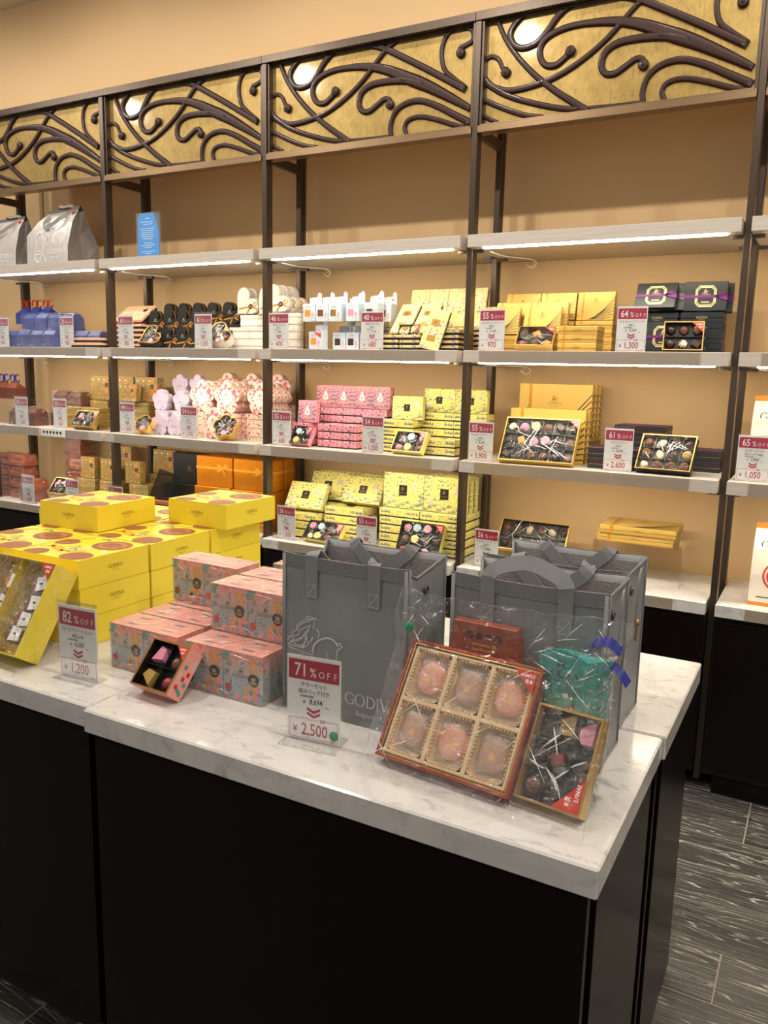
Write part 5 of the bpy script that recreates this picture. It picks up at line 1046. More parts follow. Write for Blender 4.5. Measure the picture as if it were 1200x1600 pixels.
# ------------------------------------------------------------------ top shelf
def pouch(M, label, w, h, d, s=1.0):
    t_ = thing('insulated_bag', label, 'bag', M, 'silver bags on the top shelf')
    tw, y1, y2 = w * .62, d * .40, d * .56; ox = w * .10
    part('front_face', t_, lambda m: m.add([(-w / 2, 0, 0), (w / 2, 0, 0), (w / 2, .004, h * .3), (-w / 2, .004, h * .5), (w / 2 - .01 + ox * .3, y1 * .5, h * .72), (-w / 2 + .045, y1 * .45, h * .74), (ox + tw / 2 + .02, y1, h * .93), (ox - tw / 2 - .02, y1, h * .9)], [(0, 1, 2, 3), (3, 2, 4, 5), (5, 4, 6, 7)], 0, None, True), 'silver_pouch', None, 'pouch_front:%g' % w)
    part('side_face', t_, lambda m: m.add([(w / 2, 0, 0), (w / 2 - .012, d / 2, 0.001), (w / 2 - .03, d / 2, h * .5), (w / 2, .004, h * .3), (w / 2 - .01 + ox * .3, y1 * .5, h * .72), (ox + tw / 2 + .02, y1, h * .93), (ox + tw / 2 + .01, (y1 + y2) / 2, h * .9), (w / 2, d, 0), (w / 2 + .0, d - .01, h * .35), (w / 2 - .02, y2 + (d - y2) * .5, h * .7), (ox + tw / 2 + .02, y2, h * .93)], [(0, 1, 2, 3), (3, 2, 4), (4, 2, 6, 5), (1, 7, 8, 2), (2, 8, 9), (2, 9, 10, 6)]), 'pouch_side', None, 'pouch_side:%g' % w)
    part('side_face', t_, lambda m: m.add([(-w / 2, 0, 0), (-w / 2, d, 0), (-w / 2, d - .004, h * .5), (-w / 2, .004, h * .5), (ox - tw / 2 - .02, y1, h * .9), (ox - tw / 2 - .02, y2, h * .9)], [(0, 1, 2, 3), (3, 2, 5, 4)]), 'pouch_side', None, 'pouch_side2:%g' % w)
    part('back_face', t_, lambda m: (m.add([(-w / 2, d, 0), (w / 2, d, 0), (w / 2, d - .01, h * .35), (-w / 2, d - .004, h * .5), (w / 2 - .02, y2 + (d - y2) * .5, h * .7), (-w / 2 + .045, y2 + (d - y2) * .5, h * .74), (ox + tw / 2 + .02, y2, h * .93), (ox - tw / 2 - .02, y2, h * .9)], [(1, 0, 3, 2), (2, 3, 5, 4), (4, 5, 7, 6)]), m.box(-w / 2 + .002, w / 2 - .014, .002, d - .002, 0, .002)), 'silver_pouch', None, 'pouch_back:%g' % w)
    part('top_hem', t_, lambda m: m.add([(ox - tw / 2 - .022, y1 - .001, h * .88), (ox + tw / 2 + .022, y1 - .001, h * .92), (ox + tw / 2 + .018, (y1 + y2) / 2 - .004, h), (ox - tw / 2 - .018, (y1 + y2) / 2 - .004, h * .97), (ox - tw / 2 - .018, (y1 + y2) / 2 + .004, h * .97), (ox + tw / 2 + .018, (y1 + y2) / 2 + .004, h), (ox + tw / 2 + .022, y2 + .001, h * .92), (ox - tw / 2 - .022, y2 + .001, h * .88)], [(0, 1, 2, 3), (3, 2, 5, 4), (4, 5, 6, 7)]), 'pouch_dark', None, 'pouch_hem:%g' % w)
    yy = y1 * .5 - .012
    part('handle', t_, lambda m: m.strap(smooth_path([(ox - .055, y1 * .7 - .004, h * .84), (ox - .06, yy - .012, h * .70), (ox - .045, yy - .022, h * .62), (ox + .0, yy - .018, h * .66), (ox + .05, yy - .002, h * .78), (ox + .055, y1 - .006, h * .88)], 4), .022, .002, (.35, -.3, .88)), 'silver_pouch', None, 'pouch_handle:%g' % w)
    part('handle', t_, lambda m: m.strap(smooth_path([(ox - .04, y2, h * .93), (ox - .03, (y1 + y2) / 2 - .01, h * 1.02), (ox + .0, (y1 + y2) / 2 - .012, h * 1.0), (ox + .05, y1 + .006, h * 1.01), (ox + .055, y2, h * .95)], 4), .02, .002, (0, .8, .6)), 'silver_pouch', None, 'pouch_handle2:%g' % w)
    part('sample_sticker', t_, lambda m: m.poly([(ox + tw / 2 + .012, h * .915), (ox + tw / 2 - .018, h * .90), (ox + tw / 2 + .004, h * .84)], 0, lambda a, b: (a, y1 * (.62 + .38 * (b / h - .80) / .13) - .004, b)), 'sticker_red', None, 'pouch_sticker:%g' % w)
    FP = lambda a, b: (a, -.0015 + .004 * min(1, b / (h * .3)) * .9 + max(0, b - h * .5) * .13, b)
    part('bag_print', t_, lambda m: (wordmark(m, w * .2, h * .17, h * .085, 0, FP, 8, 'Belgium 1926'), m.ribbon(arc(-w * .17, h * .36, w * .10, h * .2, 150, -20, 12), .004, 0, FP), m.ribbon([(-w * .27, h * .42), (-w * .25, h * .3), (-w * .3, h * .2), (-w * .2, h * .24), (-w * .12, h * .22), (-w * .2, h * .18), (-w * .32, h * .17)], .004, 0, FP), m.ribbon([(-w * .32, h * .15), (-w * .28, h * .08), (-w * .2, h * .04)], .004, 0, FP), m.ribbon([(-w * .07, h * .36), (-w * .1, h * .2), (-w * .02, h * .05)], .004, 0, FP), m.ribbon([(-w * .12, h * .2), (-w * .17, h * .07)], .004, 0, FP)), 'paper_white', None, 'pouch_print:%g' % w)
pouch(TR(-.385, .0, Z1), 'silver insulated bag with white line drawing on the top shelf', .285, .275, .20)
pouch(TR(-.745, .0, Z1), 'silver insulated bag cut off by the left picture edge', .26, .25, .16)
t_ = thing('notice_stand', 'clear stand with a bright blue notice on the top shelf', 'notice', TR(.225, .055, Z1, -3))
part('sign_stand', t_, lambda m: (m.box(-.078, .078, -.003, -.0018, .0015, .206), m.box(-.078, .078, .0018, .003, .0015, .206), m.box(-.078, .078, -.03, .03, 0, .0015)), 'acrylic')
c = part('notice_sheet', t_, lambda m: (m.poly([(-.065, .002), (.055, .002), (.067, .03), (.067, .12), (.035, .203), (-.05, .203), (-.068, .185), (-.07, .05)], 0, lambda a, b: (a, -.001, b)), m.box(-.071, .071, -.0008, .0008, .002, .2, 1)), ['notice_blue', 'pouch_dark'])
part('notice_lettering', c, lambda m: [m.rect(-w_, w_ * random.uniform(.7, 1), z_ - .0018, z_ + .0018, 0, lambda a, b: (a - .002, -.0014, b)) for z_, w_ in ((.18, .018), (.165, .045), (.155, .03), (.137, .05), (.128, .045), (.119, .045), (.110, .05), (.101, .045), (.092, .03), (.074, .03), (.065, .045), (.056, .025), (.038, .045), (.029, .02))], 'notice_line')

# ------------------------------------------------------------------ signs on the wall display
A = ['チョコレートアソート']
S2 = [(-.455, '33%', ['ゲーブルボックス', '4粒入'], '1,340', '900', 'at the left picture edge, middle shelf'), (-.230, '21%', ['ゲーブルボックス', '4粒入'], '1,140', '900', 'in front of the navy film pairs'), (.158, '61%', A + ['6粒入'], '2,000', '780', 'in front of the peach boxes'), (.613, '61%', ['ハートアソート', '6粒入'], '3,888', '1,500', 'between black and white hearts'), (1.008, '46%', ['窓付き ボックス', '2粒入'], '864', '470', 'by the third white heart'), (1.440, '40%', ['窓付き ボックス', '4粒入'], '1,134', '680', 'by the pale blue boxes'), (1.920, '55%', A + ['8粒入'], '2,160', '970', 'by the small gold boxes'), (2.396, '64%', A + ['6粒入'], '3,564', '1,300', 'by the black ribbon boxes')]
for i, (x, p, ln, o_, n_, wh) in enumerate(S2): price_sign(x if i else -.700, -.034, Z2, (3, -1, -1, 0, 3, 3, 1, 2)[i], p, ln, o_, n_, wh)
S3 = [(-.585, -.034, '30%', ['ゲーブルボックス'], '1,728', '1,200', 'by the brown gable boxes'), (-.344, .0, '30%', ['ショコラ', '2粒入'], '720', '500', 'by the brown film pair'), (.114, .0, '44%', ['フラワーアソート', '4粒入'], '1,780', '1,000', 'by the lilac tins'), (.510, -.02, '54%', ['フラワーアソート', '6粒入'], '3,672', '1,700', 'by the rose tins'), (1.004, -.01, '55%', A + ['4粒入'], '1,512', '680', 'by the pink boxes'), (1.452, -.034, '54%', A + ['6粒入'], '2,592', '1,200', 'by the small yellow boxes'), (1.893, -.026, '55%', A + ['18粒入'], '8,640', '3,900', 'by the large gold boxes'), (2.375, .0, '61%', ['ラグジュアリー', '12粒入'], '6,696', '2,600', 'by the truffle boxes'), (2.787, .0, '65%', ['マスターピース', 'XLバッグ 450g'], '2,958', '1,050', 'by the upper cream pouch')]
for x, y, p, ln, o_, n_, wh in S3: price_sign(x, y, Z3, 0, p, ln, o_, n_, wh)
SM = [(-.585, -.0195, '30%', A, '2,000', '1,400', 'by the orange brown film boxes'), (-.305, .02, '61%', A, '2,000', '780', 'by the marble green gold boxes'), (.043, -.0195, '55%', A, '2,160', '970', 'at the upright behind the yellow stacks'), (1.019, .005, '56%', A + ['8粒入'], '3,402', '1,500', 'on the marble, by the left bird boxes'), (1.412, .0, '55%', A + ['12粒入'], '4,644', '2,100', 'on the marble, by the large bird boxes'), (1.915, .02, '56%', A + ['24粒入'], '10,800', '4,800', 'behind the gray bags')]
for x, y, p, ln, o_, n_, wh in SM: price_sign(x, y, ZM, -2, p, ln, o_, n_, wh)

# ------------------------------------------------------------------ island: yellow boxes
kind('yellow_cake', .203, .206, .0655, 'yellow_card', 'yellow_card', [])
def yellow(x, y, k, label, yaw=0.0):
    w, d, h = .202, .206, .0652
    o = single('gift_box', label, 'box', lambda m: (m.box(-w / 2, w / 2, -d / 2, d / 2, 0, h, 0, .0012), m.box(-w / 2 - .0003, -w / 2 + .004, -d / 2 - .0003, -d / 2 + .004, .004, h - .006, 0)), 'yellow_card', TR(x, y, ZI + .0002 + k * .0656, yaw), 'large yellow boxes', 'yellow_body')
    def top(m):
        P = lambda a, b: (a, b, h + .0004); P2 = lambda a, b: (a, b, h + .0007); P3 = lambda a, b: (a, b, h + .0010)
        m.ribbon(arc(-.015, .02, .072, .070, 120, 320, 18), .009, 0, P); m.ribbon(arc(.048, -.045, .044, .050, 20, 200, 16), .008, 1, P); m.ribbon(arc(-.052, -.062, .042, .034, 0, 150, 12), .009, 0, P)
        for cx, cz, r in ((.045, .045, .048), (-.075, .02, .03), (.06, -.072, .038), (-.055, -.085, .03)):
            pts = [(cx + r * math.cos(2 * math.pi * i / 24), cz + r * .92 * math.sin(2 * math.pi * i / 24)) for i in range(24)]
            pts = [(max(-w / 2 + .001, min(w / 2 - .001, a)), max(-d / 2 + .001, min(d / 2 - .001, b))) for a, b in pts]; m.poly(pts, 2, P2)
            m.ribbon(arc(cx, cz, r * .62, r * .55, 0, 330, 16), r * .22, 3, P3) if abs(cx) + r < w / 2 and abs(cz) + r < d / 2 else None
        m.ribbon([(.0, .08), (-.015, .088), (-.03, .082)], .008, 4, P2); m.ribbon([(.012, -.03), (.0, -.024), (-.012, -.03)], .007, 4, P2)
        emblem(m, -.012, .0, .016, 5, P3); wordmark(m, -.012, -.018, .009, 5, P3, 5)
    part('lid_print', o, top, ['orange_ink', 'cream_ink', 'cake_brown', 'cake_inner', 'teal_ink', 'gold_dark_ink'], None, 'yellow_top')
    def side(m):
        for P in (lambda a, b: (a, -d / 2 - .0007, b), lambda a, b: (w / 2 + .0007, a, b)):
            wordmark(m, .0, h * .5, .0085, 0, P, 6, 'BELGIUM 1926')
    part('side_print', o, side, 'gold_dark_ink', None, 'yellow_side')
    part('lid_edge', o, lambda m: (m.rect(-w / 2, w / 2, h - .0012, h - .0004, 0, lambda a, b: (a, -d / 2 - .0004, b)), m.rect(-d / 2, d / 2, h - .0012, h - .0004, 0, lambda a, b: (w / 2 + .0004, a, b))), 'yellow_deep', None, 'yellow_edge')
    return o
cols = [(1.505, -1.466, 'front right'), (1.506, -1.255, 'middle right'), (1.508, -1.044, 'rear right'), (1.298, -1.464, 'front left'), (1.297, -1.254, 'middle left'), (1.298, -1.044, 'rear left')]
for x, y, nm in cols:
    for k in range(3): yellow(x + random.uniform(-.002, .002), y + random.uniform(-.001, .001), k, 'large yellow box, %s of the %s column on the left counter' % (['bottom', 'middle', 'upper'][k], nm), random.uniform(-.4, .4))
yellow(1.300, -1.236, 3, 'large yellow box alone on top, nearer the left picture edge', 2)
yellow(1.543, -1.022, 3, 'large yellow box alone on top, overhanging at the back right', -1)
yellow(1.08, -1.07, 2, 'large yellow box at the left picture edge, top of the far column')
for k in range(2): yellow(1.08, -1.07, k, 'large yellow box at the left picture edge, %s of the far column' % ['bottom', 'middle'][k])
# open yellow sample tray
def cookie_bag(M, label, body):
    t_ = thing('wrapped_cake', label, 'sweet', M, 'film wrapped cakes in the yellow box')
    part('cake', t_, lambda m: m.lathe([(.018, 0), (.021, .006), (.021, .020), (.018, .026), (.008, .026), (.007, .016), (.001, .015)], 14), body, None, 'cake:' + body)
    part('wrapper', t_, lambda m: (film_sheet(m, -.04, .04, -.027, .027, .031, .006, 3, 8, 6), film_sheet(m, -.043, -.033, -.024, .024, .026, .004, 6, 2, 6)), 'film_fine', None, 'cake_film')
    part('wrapper_seal', t_, lambda m: (m.add([(.006, -.016, .034), (.034, -.013, .032), (.034, .013, .032), (.006, .016, .034)], [(0, 1, 2, 3)]), m.disc(.020, 0, .004, 1, lambda a, b: (a, b * .6, .0352 - (a - .006) * .07), 10)), ['paper_white', 'maroon_brown'], None, 'cake_seal')
w4, l4, d4 = .262, .201, .062
M4 = tray_matrix(1.606 - w4 / 2 + .0005, -1.681 - d4 * math.sin(rad(57)), ZI + .0003, -.7, 57, d4)
t_ = thing('sample_box', 'large open yellow sample box with wrapped cakes, cut by the left picture edge', 'sample box', M4, 'open sample boxes')
part('box_body', t_, lambda m: tray_shell(m, w4, l4, d4, .0022), 'yellow_card')
part('divider', t_, lambda m: (m.box(.02, .0212, .002, l4 - .002, .003, d4 - .004), m.box(-.075, -.0738, .002, l4 - .002, .003, d4 - .004), m.box(.0215, w4 / 2 - .003, .04, .0412, .003, d4 * .4)), 'yellow_deep')
part('shrink_film', t_, lambda m: (film_sheet(m, -w4 / 2, w4 / 2, 0, l4, d4 + .001, .0015, 4, 9, 7), m.add([(w4 / 2 + .001, l4 * a, d4 * b + random.uniform(0, .001)) for a in (0, .25, .5, .75, 1) for b in (0, .33, .66, 1)], [[i * 4 + j, i * 4 + j + 1, i * 4 + j + 5, i * 4 + j + 4] for i in range(4) for j in range(3)])), 'film_flat')
part('sample_sticker', t_, lambda m: sample_sticker(m, w4, l4, d4 + .001, .038), ['sticker_red', 'ink_white'])
for i, (a, b, r, mm) in enumerate([(.074, .152, 35, 'choc_red'), (.078, .112, 30, 'maroon_brown'), (.070, .076, 25, 'choc_red'), (.062, .045, 20, 'maroon_brown'), (-.012, .150, 20, 'orange_foil'), (-.02, .105, 10, 'orange_brown'), (-.02, .06, 15, 'orange_foil'), (-.105, .14, 15, 'maroon_brown')]):
    cookie_bag(M4 @ Matrix.Translation((a, b, .012)) @ Matrix.Rotation(rad(r - 20), 4, 'Z'), 'film wrapped cake in the open yellow box, %s' % ['right column, uppermost', 'right column, second down', 'right column, third down', 'right column, lowest', 'orange one topmost in the middle column', 'brown one in the middle column', 'orange one low in the middle column', 'in the far left column'][i], mm)
price_sign(1.737, -1.688, ZI, 4.2, '82%', ['ローズアソートメント', '4粒入×4'], '6,200', '1,200', 'in front of the yellow and pink boxes on the counter', False, .022, 1.04)

# ------------------------------------------------------------------ island: shrink wrapped anniversary boxes
def ann_pack(x, y, k, label, yaw=0.0):
    t_ = thing('wrapped_pack', label, 'wrapped boxes', TR(x, y, ZI + .0003 + k * .0965, yaw), 'wrapped packs of pink and blue slim boxes')
    for q in (1, 0):
        for i in (-1, 1):
            o = slim_box(Matrix.Translation((i * .0462, q * .0385, 0)), None, None)
            o.name = 'carton'; o.parent = t_
            for key in ('label', 'category', 'group'):
                if key in o: del o[key]
    part('clear_film', t_, lambda m: film_block(m, -.0925, .0930, -.0012, .0785, .0005, .0958, .0026, 11, 12, 6, 5), 'film_fine', None, 'ann_film')
    part('film_crease', t_, lambda m: (folds(m, -.088, .088, .004, .074, .0992, 9, 5, .0009), [m.tube([(x_, -.0035, z_), (x_ + l_ * .5, -.0042, z_ + l_ * q_ * .5 + .002), (x_ + l_, -.0035, z_ + l_ * q_)], [.0002, .0008, .0002], 5) for x_, z_, l_, q_ in ((-.08, .085, .03, -.5), (-.02, .02, .04, -.3), (.03, .07, .03, .6), (.05, .03, .03, -.8), (-.06, .012, .05, .1), (.01, .09, .06, -.1))]), 'film_fold', None, 'ann_crease')
NM = ['front left', 'second left', 'third left']
for i, y in enumerate((-1.607, -1.523, -1.439)): ann_pack(1.829, y, 0, 'shrink wrapped pack of slim pink and blue boxes, lower layer, %s' % NM[i], [0, .6, -.5][i])
for i, y in enumerate((-1.609, -1.525, -1.441, -1.33)): ann_pack(2.034, y, 0, 'shrink wrapped pack of slim pink and blue boxes, lower layer, %s' % ['front right', 'second right', 'third right', 'rearmost right'][i], [0, -.4, .5, 0][i])
ann_pack(1.822, -1.418, 1, 'shrink wrapped pack of slim pink boxes standing high at the back left', -1)
for i, y in enumerate((-1.533, -1.446, -1.335)): ann_pack(2.033 + .003 * i, y, 1, 'shrink wrapped pack of slim pink boxes in the upper right layer, %s' % ['front', 'middle', 'rear'][i], -.5)
MC = tray_matrix(1.934, -1.701, ZI + .0003, -3.3, 49, .04)
sample_tray('small open pink sample box with pink and gold wedges, red sticker', 1.934, -1.701, ZI + .0003, -3.3, 49, .096, .095, .040, 'print_blush_top', 'gold_foil', ['w ', 'v '], None, True, 'insert_black', .0145)
o = [o for o in COL.objects if o.get('label', '').startswith('small open pink sample box')][0]
part('chocolate', o, lambda m: choc(m, 'dome', .014), 'choc_milk', Matrix.Translation((.024, .062, .0190))); part('chocolate', o, lambda m: choc(m, 'dome', .013), 'choc_red', Matrix.Translation((.024, .022, .0190)))
part('side_print', o, lambda m: [m.disc(l_, n_, .005, i % 2, lambda a, b: (.0486, a, b), 7) for i, (l_, n_) in enumerate(((.012, .012), (.02, .028), (.03, .01), (.038, .02), (.016, .02), (.05, .012), (.06, .026)))], ['teal_ink', 'sticker_red'])

# ------------------------------------------------------------------ island: gray cooler bags
def cooler_bag(name_label, x, y, w, d, h, art, yaw=0.0, loops='uu'):
    """open insulated bag: (x, y) = left front bottom corner"""
    t_ = thing('cooler_bag', name_label, 'bag', TR(x, y, ZI + .0003, yaw), 'gray cooler bags')
    tk = .0025
    def panel(m, front, nx=10, nz=10):
        vs = []; r_ = random.Random(2 if front else 3)
        for s_ in (0, 1):
            for i in range(nx + 1):
                for j in range(nz + 1):
                    a, b = i / nx, j / nz; dip = -.004 * math.sin(math.pi * a) if b > .99 else 0
                    bow = .0045 * math.sin(math.pi * a) * math.sin(math.pi * b) + (0 if i in (0, nx) or j in (0, nz) else r_.uniform(-.0008, .0008))
                    yy = (-bow + s_ * tk) if front else (d + bow - s_ * tk); vs.append((w * a, yy, h * b + dip))
        N = (nx + 1) * (nz + 1); fs = []
        for s_ in (0, 1):
            for i in range(nx):
                for j in range(nz): fs.append([s_ * N + i * (nz + 1) + j, s_ * N + (i + 1) * (nz + 1) + j, s_ * N + (i + 1) * (nz + 1) + j + 1, s_ * N + i * (nz + 1) + j + 1])
        edge = [i * (nz + 1) for i in range(nx + 1)] + [nx * (nz + 1) + j for j in range(1, nz + 1)] + [i * (nz + 1) + nz for i in range(nx - 1, -1, -1)] + [j for j in range(nz - 1, 0, -1)]
        fs += [[edge[k], edge[(k + 1) % len(edge)], N + edge[(k + 1) % len(edge)], N + edge[k]] for k in range(len(edge))]
        m.add(vs, fs, 0, None, True)
    part('front_panel', t_, lambda m: panel(m, True), 'cooler_fabric'); part('back_panel', t_, lambda m: panel(m, False), 'cooler_fabric')
    def gus(m, xs, sg):
        vs = []; rows = 7
        for j in range(rows):
            b = j / (rows - 1); ins = sg * (.002 + .020 * b ** 1.5) ; zz = h * b
            for k, q in enumerate((0, .22, .5, .78, 1)):
                f = (0, .55, 1, .55, 0)[k]; vs.append((xs - ins * f, .002 + (d - .004) * q, zz - (.030 * f * (b > .99)) - .003))
        m.add(vs, [[j * 5 + k, j * 5 + k + 1, j * 5 + k + 6, j * 5 + k + 5] for j in range(rows - 1) for k in range(4)], 0, None, True)
        for k, q in ((0, 0), (4, 1)): m.tube([(vs[j * 5 + k][0], vs[j * 5 + k][1], max(vs[j * 5 + k][2], .003)) for j in range(rows)], .0028, 6, 1)
        m.tube([(vs[k][0], vs[k][1], .0032) for k in range(5)], .0028, 6, 1)
        m.tube([vs[(rows - 1) * 5 + k] for k in range(5)], .0028, 6, 1)
    part('gusset', t_, lambda m: gus(m, w - .001, 1), ['cooler_fabric', 'cooler_hem']); part('gusset', t_, lambda m: gus(m, .001, -1), ['cooler_fabric', 'cooler_hem'])
    part('bottom', t_, lambda m: m.box(.003, w - .003, .003, d - .003, .0005, .004), 'cooler_fabric')
    part('lining', t_, lambda m: (m.box(.006, w - .006, d - .0065, d - .0045, .006, h - .012), m.box(.006, w - .006, .0045, .0065, .006, h - .016), m.box(.01, w - .01, .01, d - .01, .006, .009), m.box(.02, .022, .012, d - .012, .01, h - .05), m.box(w - .026, w - .024, .012, d - .012, .01, h - .05)), 'silver_lining')
    def hem(m):
        for yy, s_ in ((-.0032, 1), (d + .0032, -1)):
            m.strap([(w * i / 8, yy, h - .010 - .004 * math.sin(math.pi * i / 8)) for i in range(9)], .022, .0016, (0, 0, 1))
            for xx in (.004, w - .004): m.tube([(xx, yy, .004), (xx, yy - s_ * .001, h * .5), (xx, yy, h - .002)], .0036, 6)
        for q in range(24): m.box(w * (.02 + .04 * q), w * (.02 + .04 * q) + w * .022, -.0050, -.0040, h - .021 - .004 * math.sin(math.pi * (.03 + .04 * q)), h - .0202 - .004 * math.sin(math.pi * (.03 + .04 * q)), 1)
    part('hem_binding', t_, hem, ['cooler_hem', 'cooler_strap'])
    for yy, s_ in ((-.0052, -1), (d + .0052, 1)):
        x1, x2 = w * .25, w * .745; hx = (x1 + x2) / 2
        up = loops[0 if s_ < 0 else 1] == 'u'; iy = -s_          # iy points into the bag
        if up: runs = [[(x1, yy, h - .075), (x1, yy, h - .03)] + smooth_path([(x1, yy, h + .002), (x1 + .012, yy + iy * .005, h + .016), (x1 + .042, yy + iy * .012, h + .026), (hx, yy + iy * .015, h + .028), (x2 - .042, yy + iy * .012, h + .024), (x2 - .012, yy + iy * .005, h + .014), (x2, yy, h + .002)], 5) + [(x2, yy, h - .03), (x2, yy, h - .075)]]
        else: runs = [[(xx, yy, h - .075), (xx, yy, h - .03), (xx, yy, h), (xx + q * .001, yy + iy * .003, h + .0035), (xx + q * .002, yy + iy * .012, h + .0035), (xx + q * .008, yy + iy * .016, h - .006), (xx + q * .040, yy + iy * .022, h - .034), (hx - q * .004, yy + iy * .026, h - .052)] for xx, q in ((x1, 1), (x2, -1))]
        o = part('handle', t_, lambda m: [strap_loop(m, r_, .0245, .0018, up) for r_ in runs], 'cooler_strap')
        part('stitching', o, lambda m: [m.ribbon([(xx - .009, h - .072), (xx + .009, h - .072), (xx + .009, h - .050), (xx - .009, h - .050), (xx - .009, h - .072), (xx + .009, h - .050)], .0009, 0, lambda a, b: (a, yy + s_ * .0014, b)) for xx in (x1, x2)], 'silver_print')
    part('snap_button', t_, lambda m: m.lathe([(.0085, 0), (.0085, .0015), (.0065, .003), (.0045, .003), (.004, .0012), (.001, .0012)], 16, 0, Matrix.Translation((w - .012, d * .62, h - .055)) @ Matrix.Rotation(rad(90), 4, 'Y')), 'gunmetal')
    def zipper(m): m.strap(smooth_path([(w - .004, d - .012, h - .02), (w + .004, d * .55, h - .012), (w + .007, d * .42, h - .04), (w + .006, d * .40, h - .10)], 4), .010, .002, (0, 1, 0))
    if art != 'front': 
        part('zipper_flap', t_, zipper, 'cooler_strap'); part('zip_pull', t_, lambda m: (m.box(w + .007, w + .009, d * .40 - .004, d * .40 + .004, h - .135, h - .108, 0, .0006), m.tube([(w + .008, d * .4, h - .108), (w + .008, d * .4, h - .096)], .004, 8)), 'brass')
    return t_
def strap_loop(m, pts, w, th, up):
    """flat strap that keeps its face towards the shopper while it arches over or folds into the bag"""
    pts = [V(p) for p in pts]; n = len(pts); out = []; prev = V((1, 0, 0))
    for i, p in enumerate(pts):
        d = (pts[min(i + 1, n - 1)] - pts[max(i - 1, 0)]).normalized()
        side = d.cross(V((0, -.9, .43)) if up and 1 < i < n - 2 else V((0, -1, 0)))
        if side.length < .35: side = prev - d * prev.dot(d)
        side.normalize()
        if side.dot(prev) < 0: side = -side
        prev = side; nn = d.cross(side).normalized() * th / 2
        out += [p - side * w / 2 - nn, p + side * w / 2 - nn, p + side * w / 2 + nn, p - side * w / 2 + nn]
    fs = [[3, 2, 1, 0]] + [[4 * i + k, 4 * i + (k + 1) % 4, 4 * i + 4 + (k + 1) % 4, 4 * i + 4 + k] for i in range(n - 1) for k in range(4)] + [[4 * n - 4, 4 * n - 3, 4 * n - 2, 4 * n - 1]]
    m.add(out, fs, 0, None, False)
bag1 = cooler_bag('gray cooler bag with white line drawing behind the 71% sign', 2.155, -1.583, .252, .143, .292, 'front', 0, 'dd')
def lady(m):
    K = lambda a, b: ((a - 135) * .000214 + .013, .131 - (b - 248) * .000186 + (a - 135) * .0000406)
    P = lambda a, b: (a, -.0054 - .0046 * math.sin(math.pi * min(1, max(0, a / .252))) * math.sin(math.pi * min(1, max(0, b / .292))), b)
    def S(pts, w=.0014): m.ribbon([K(*p) for p in smooth_path(pts, 4)], w, 0, P)
    S([(135, 248), (150, 215), (180, 205), (190, 165), (225, 150), (230, 105), (260, 78), (300, 52), (345, 45), (385, 50)]); S([(165, 262), (195, 240), (205, 205), (245, 195), (265, 150), (320, 120), (360, 108)])
    S([(180, 268), (240, 235), (290, 215), (315, 175), (360, 130), (370, 90)]); S([(235, 150), (262, 100), (310, 72), (370, 62)]); S([(320, 30), (345, 12), (375, 18), (400, 32), (436, 45)]); S([(330, 28), (360, 34), (392, 40), (425, 30)])
    S([(400, 45), (408, 80), (402, 110), (395, 140)]); S([(425, 135), (452, 160), (458, 190), (445, 228)]); S([(355, 150), (330, 190), (322, 240), (300, 330)]); S([(395, 218), (370, 260), (345, 275), (335, 240), (340, 205)]); S([(280, 300), (330, 310), (360, 270), (395, 235)])
    S([(135, 290), (180, 265), (230, 290), (290, 300), (320, 240), (310, 185)]); S([(150, 292), (200, 300), (250, 315), (300, 320)]); S([(215, 262), (250, 250), (290, 225)])
    m.ribbon([K(*p) for p in smooth_path([(395, 365), (405, 310), (440, 262), (500, 232), (560, 230), (610, 258), (645, 310)], 4)], .0032, 0, P); S([(640, 285), (668, 278), (662, 300), (688, 310), (655, 335), (640, 345), (632, 410), (622, 470)], .002); S([(530, 355), (545, 400), (548, 460)]); S([(140, 310), (250, 350), (380, 390)]); S([(395, 365), (385, 420), (360, 470)])
    S([(240, 400), (300, 380)]); S([(550, 470), (560, 520), (545, 560)]); S([(622, 470), (600, 520), (612, 560)])
part('bag_print', bag1, lady, 'silver_print')
def gtext(m):
    P = lambda a, b: (a, -.0054 - .0046 * math.sin(math.pi * a / .252) * math.sin(math.pi * min(1, max(0, b / .292))), b)
    wordmark(m, .188, .040, .021, 0, P, 14); m.text('Belgium 1926', .189, .021, .0125, 0, P, 'C', .95, 0, .25)
part('bag_lettering', bag1, gtext, 'silver_print')
cooler_bag('gray cooler bag in front of the other, behind the gift set', 2.464, -1.540, .258, .130, .290, 'zip', 0, 'ud')
cooler_bag('gray cooler bag farthest back, behind the other with its zip pull', 2.452, -1.372, .260, .150, .288, 'zip', -1, 'dd')
price_sign(2.283, -1.676, ZI, 7.6, '71%', ['サマーセット', '保冷バッグ付き'], '8,694', '2,500', 'with green dot, in front of the gray bag', True, .030, 1.04)

# ------------------------------------------------------------------ island: summer gift set under cellophane
W1, L1, D1 = .228, .192, .030
T1 = tray_matrix(2.521, -1.698, ZI + .0003, -5.6, 56.5, D1)
t_ = thing('cookie_box', 'red and gold box of six wrapped cookies leaning on the counter', 'cookie box', T1)
part('box_body', t_, lambda m: tray_shell(m, W1, L1, D1 - .001, .0025), 'red_gold_trim')
part('rim', t_, lambda m: (m.box(-W1 / 2 - .001, W1 / 2 + .001, -.001, .0035, D1 - .001, D1 + .0005, 0, .0004), m.box(-W1 / 2 - .001, W1 / 2 + .001, L1 - .0035, L1 + .001, D1 - .001, D1 + .0005, 0, .0004), m.box(-W1 / 2 - .001, -W1 / 2 + .0035, .0035, L1 - .0035, D1 - .001, D1 + .0005, 0, .0004), m.box(W1 / 2 - .0035, W1 / 2 + .001, .0035, L1 - .0035, D1 - .001, D1 + .0005, 0, .0004)), 'red_gold_trim')
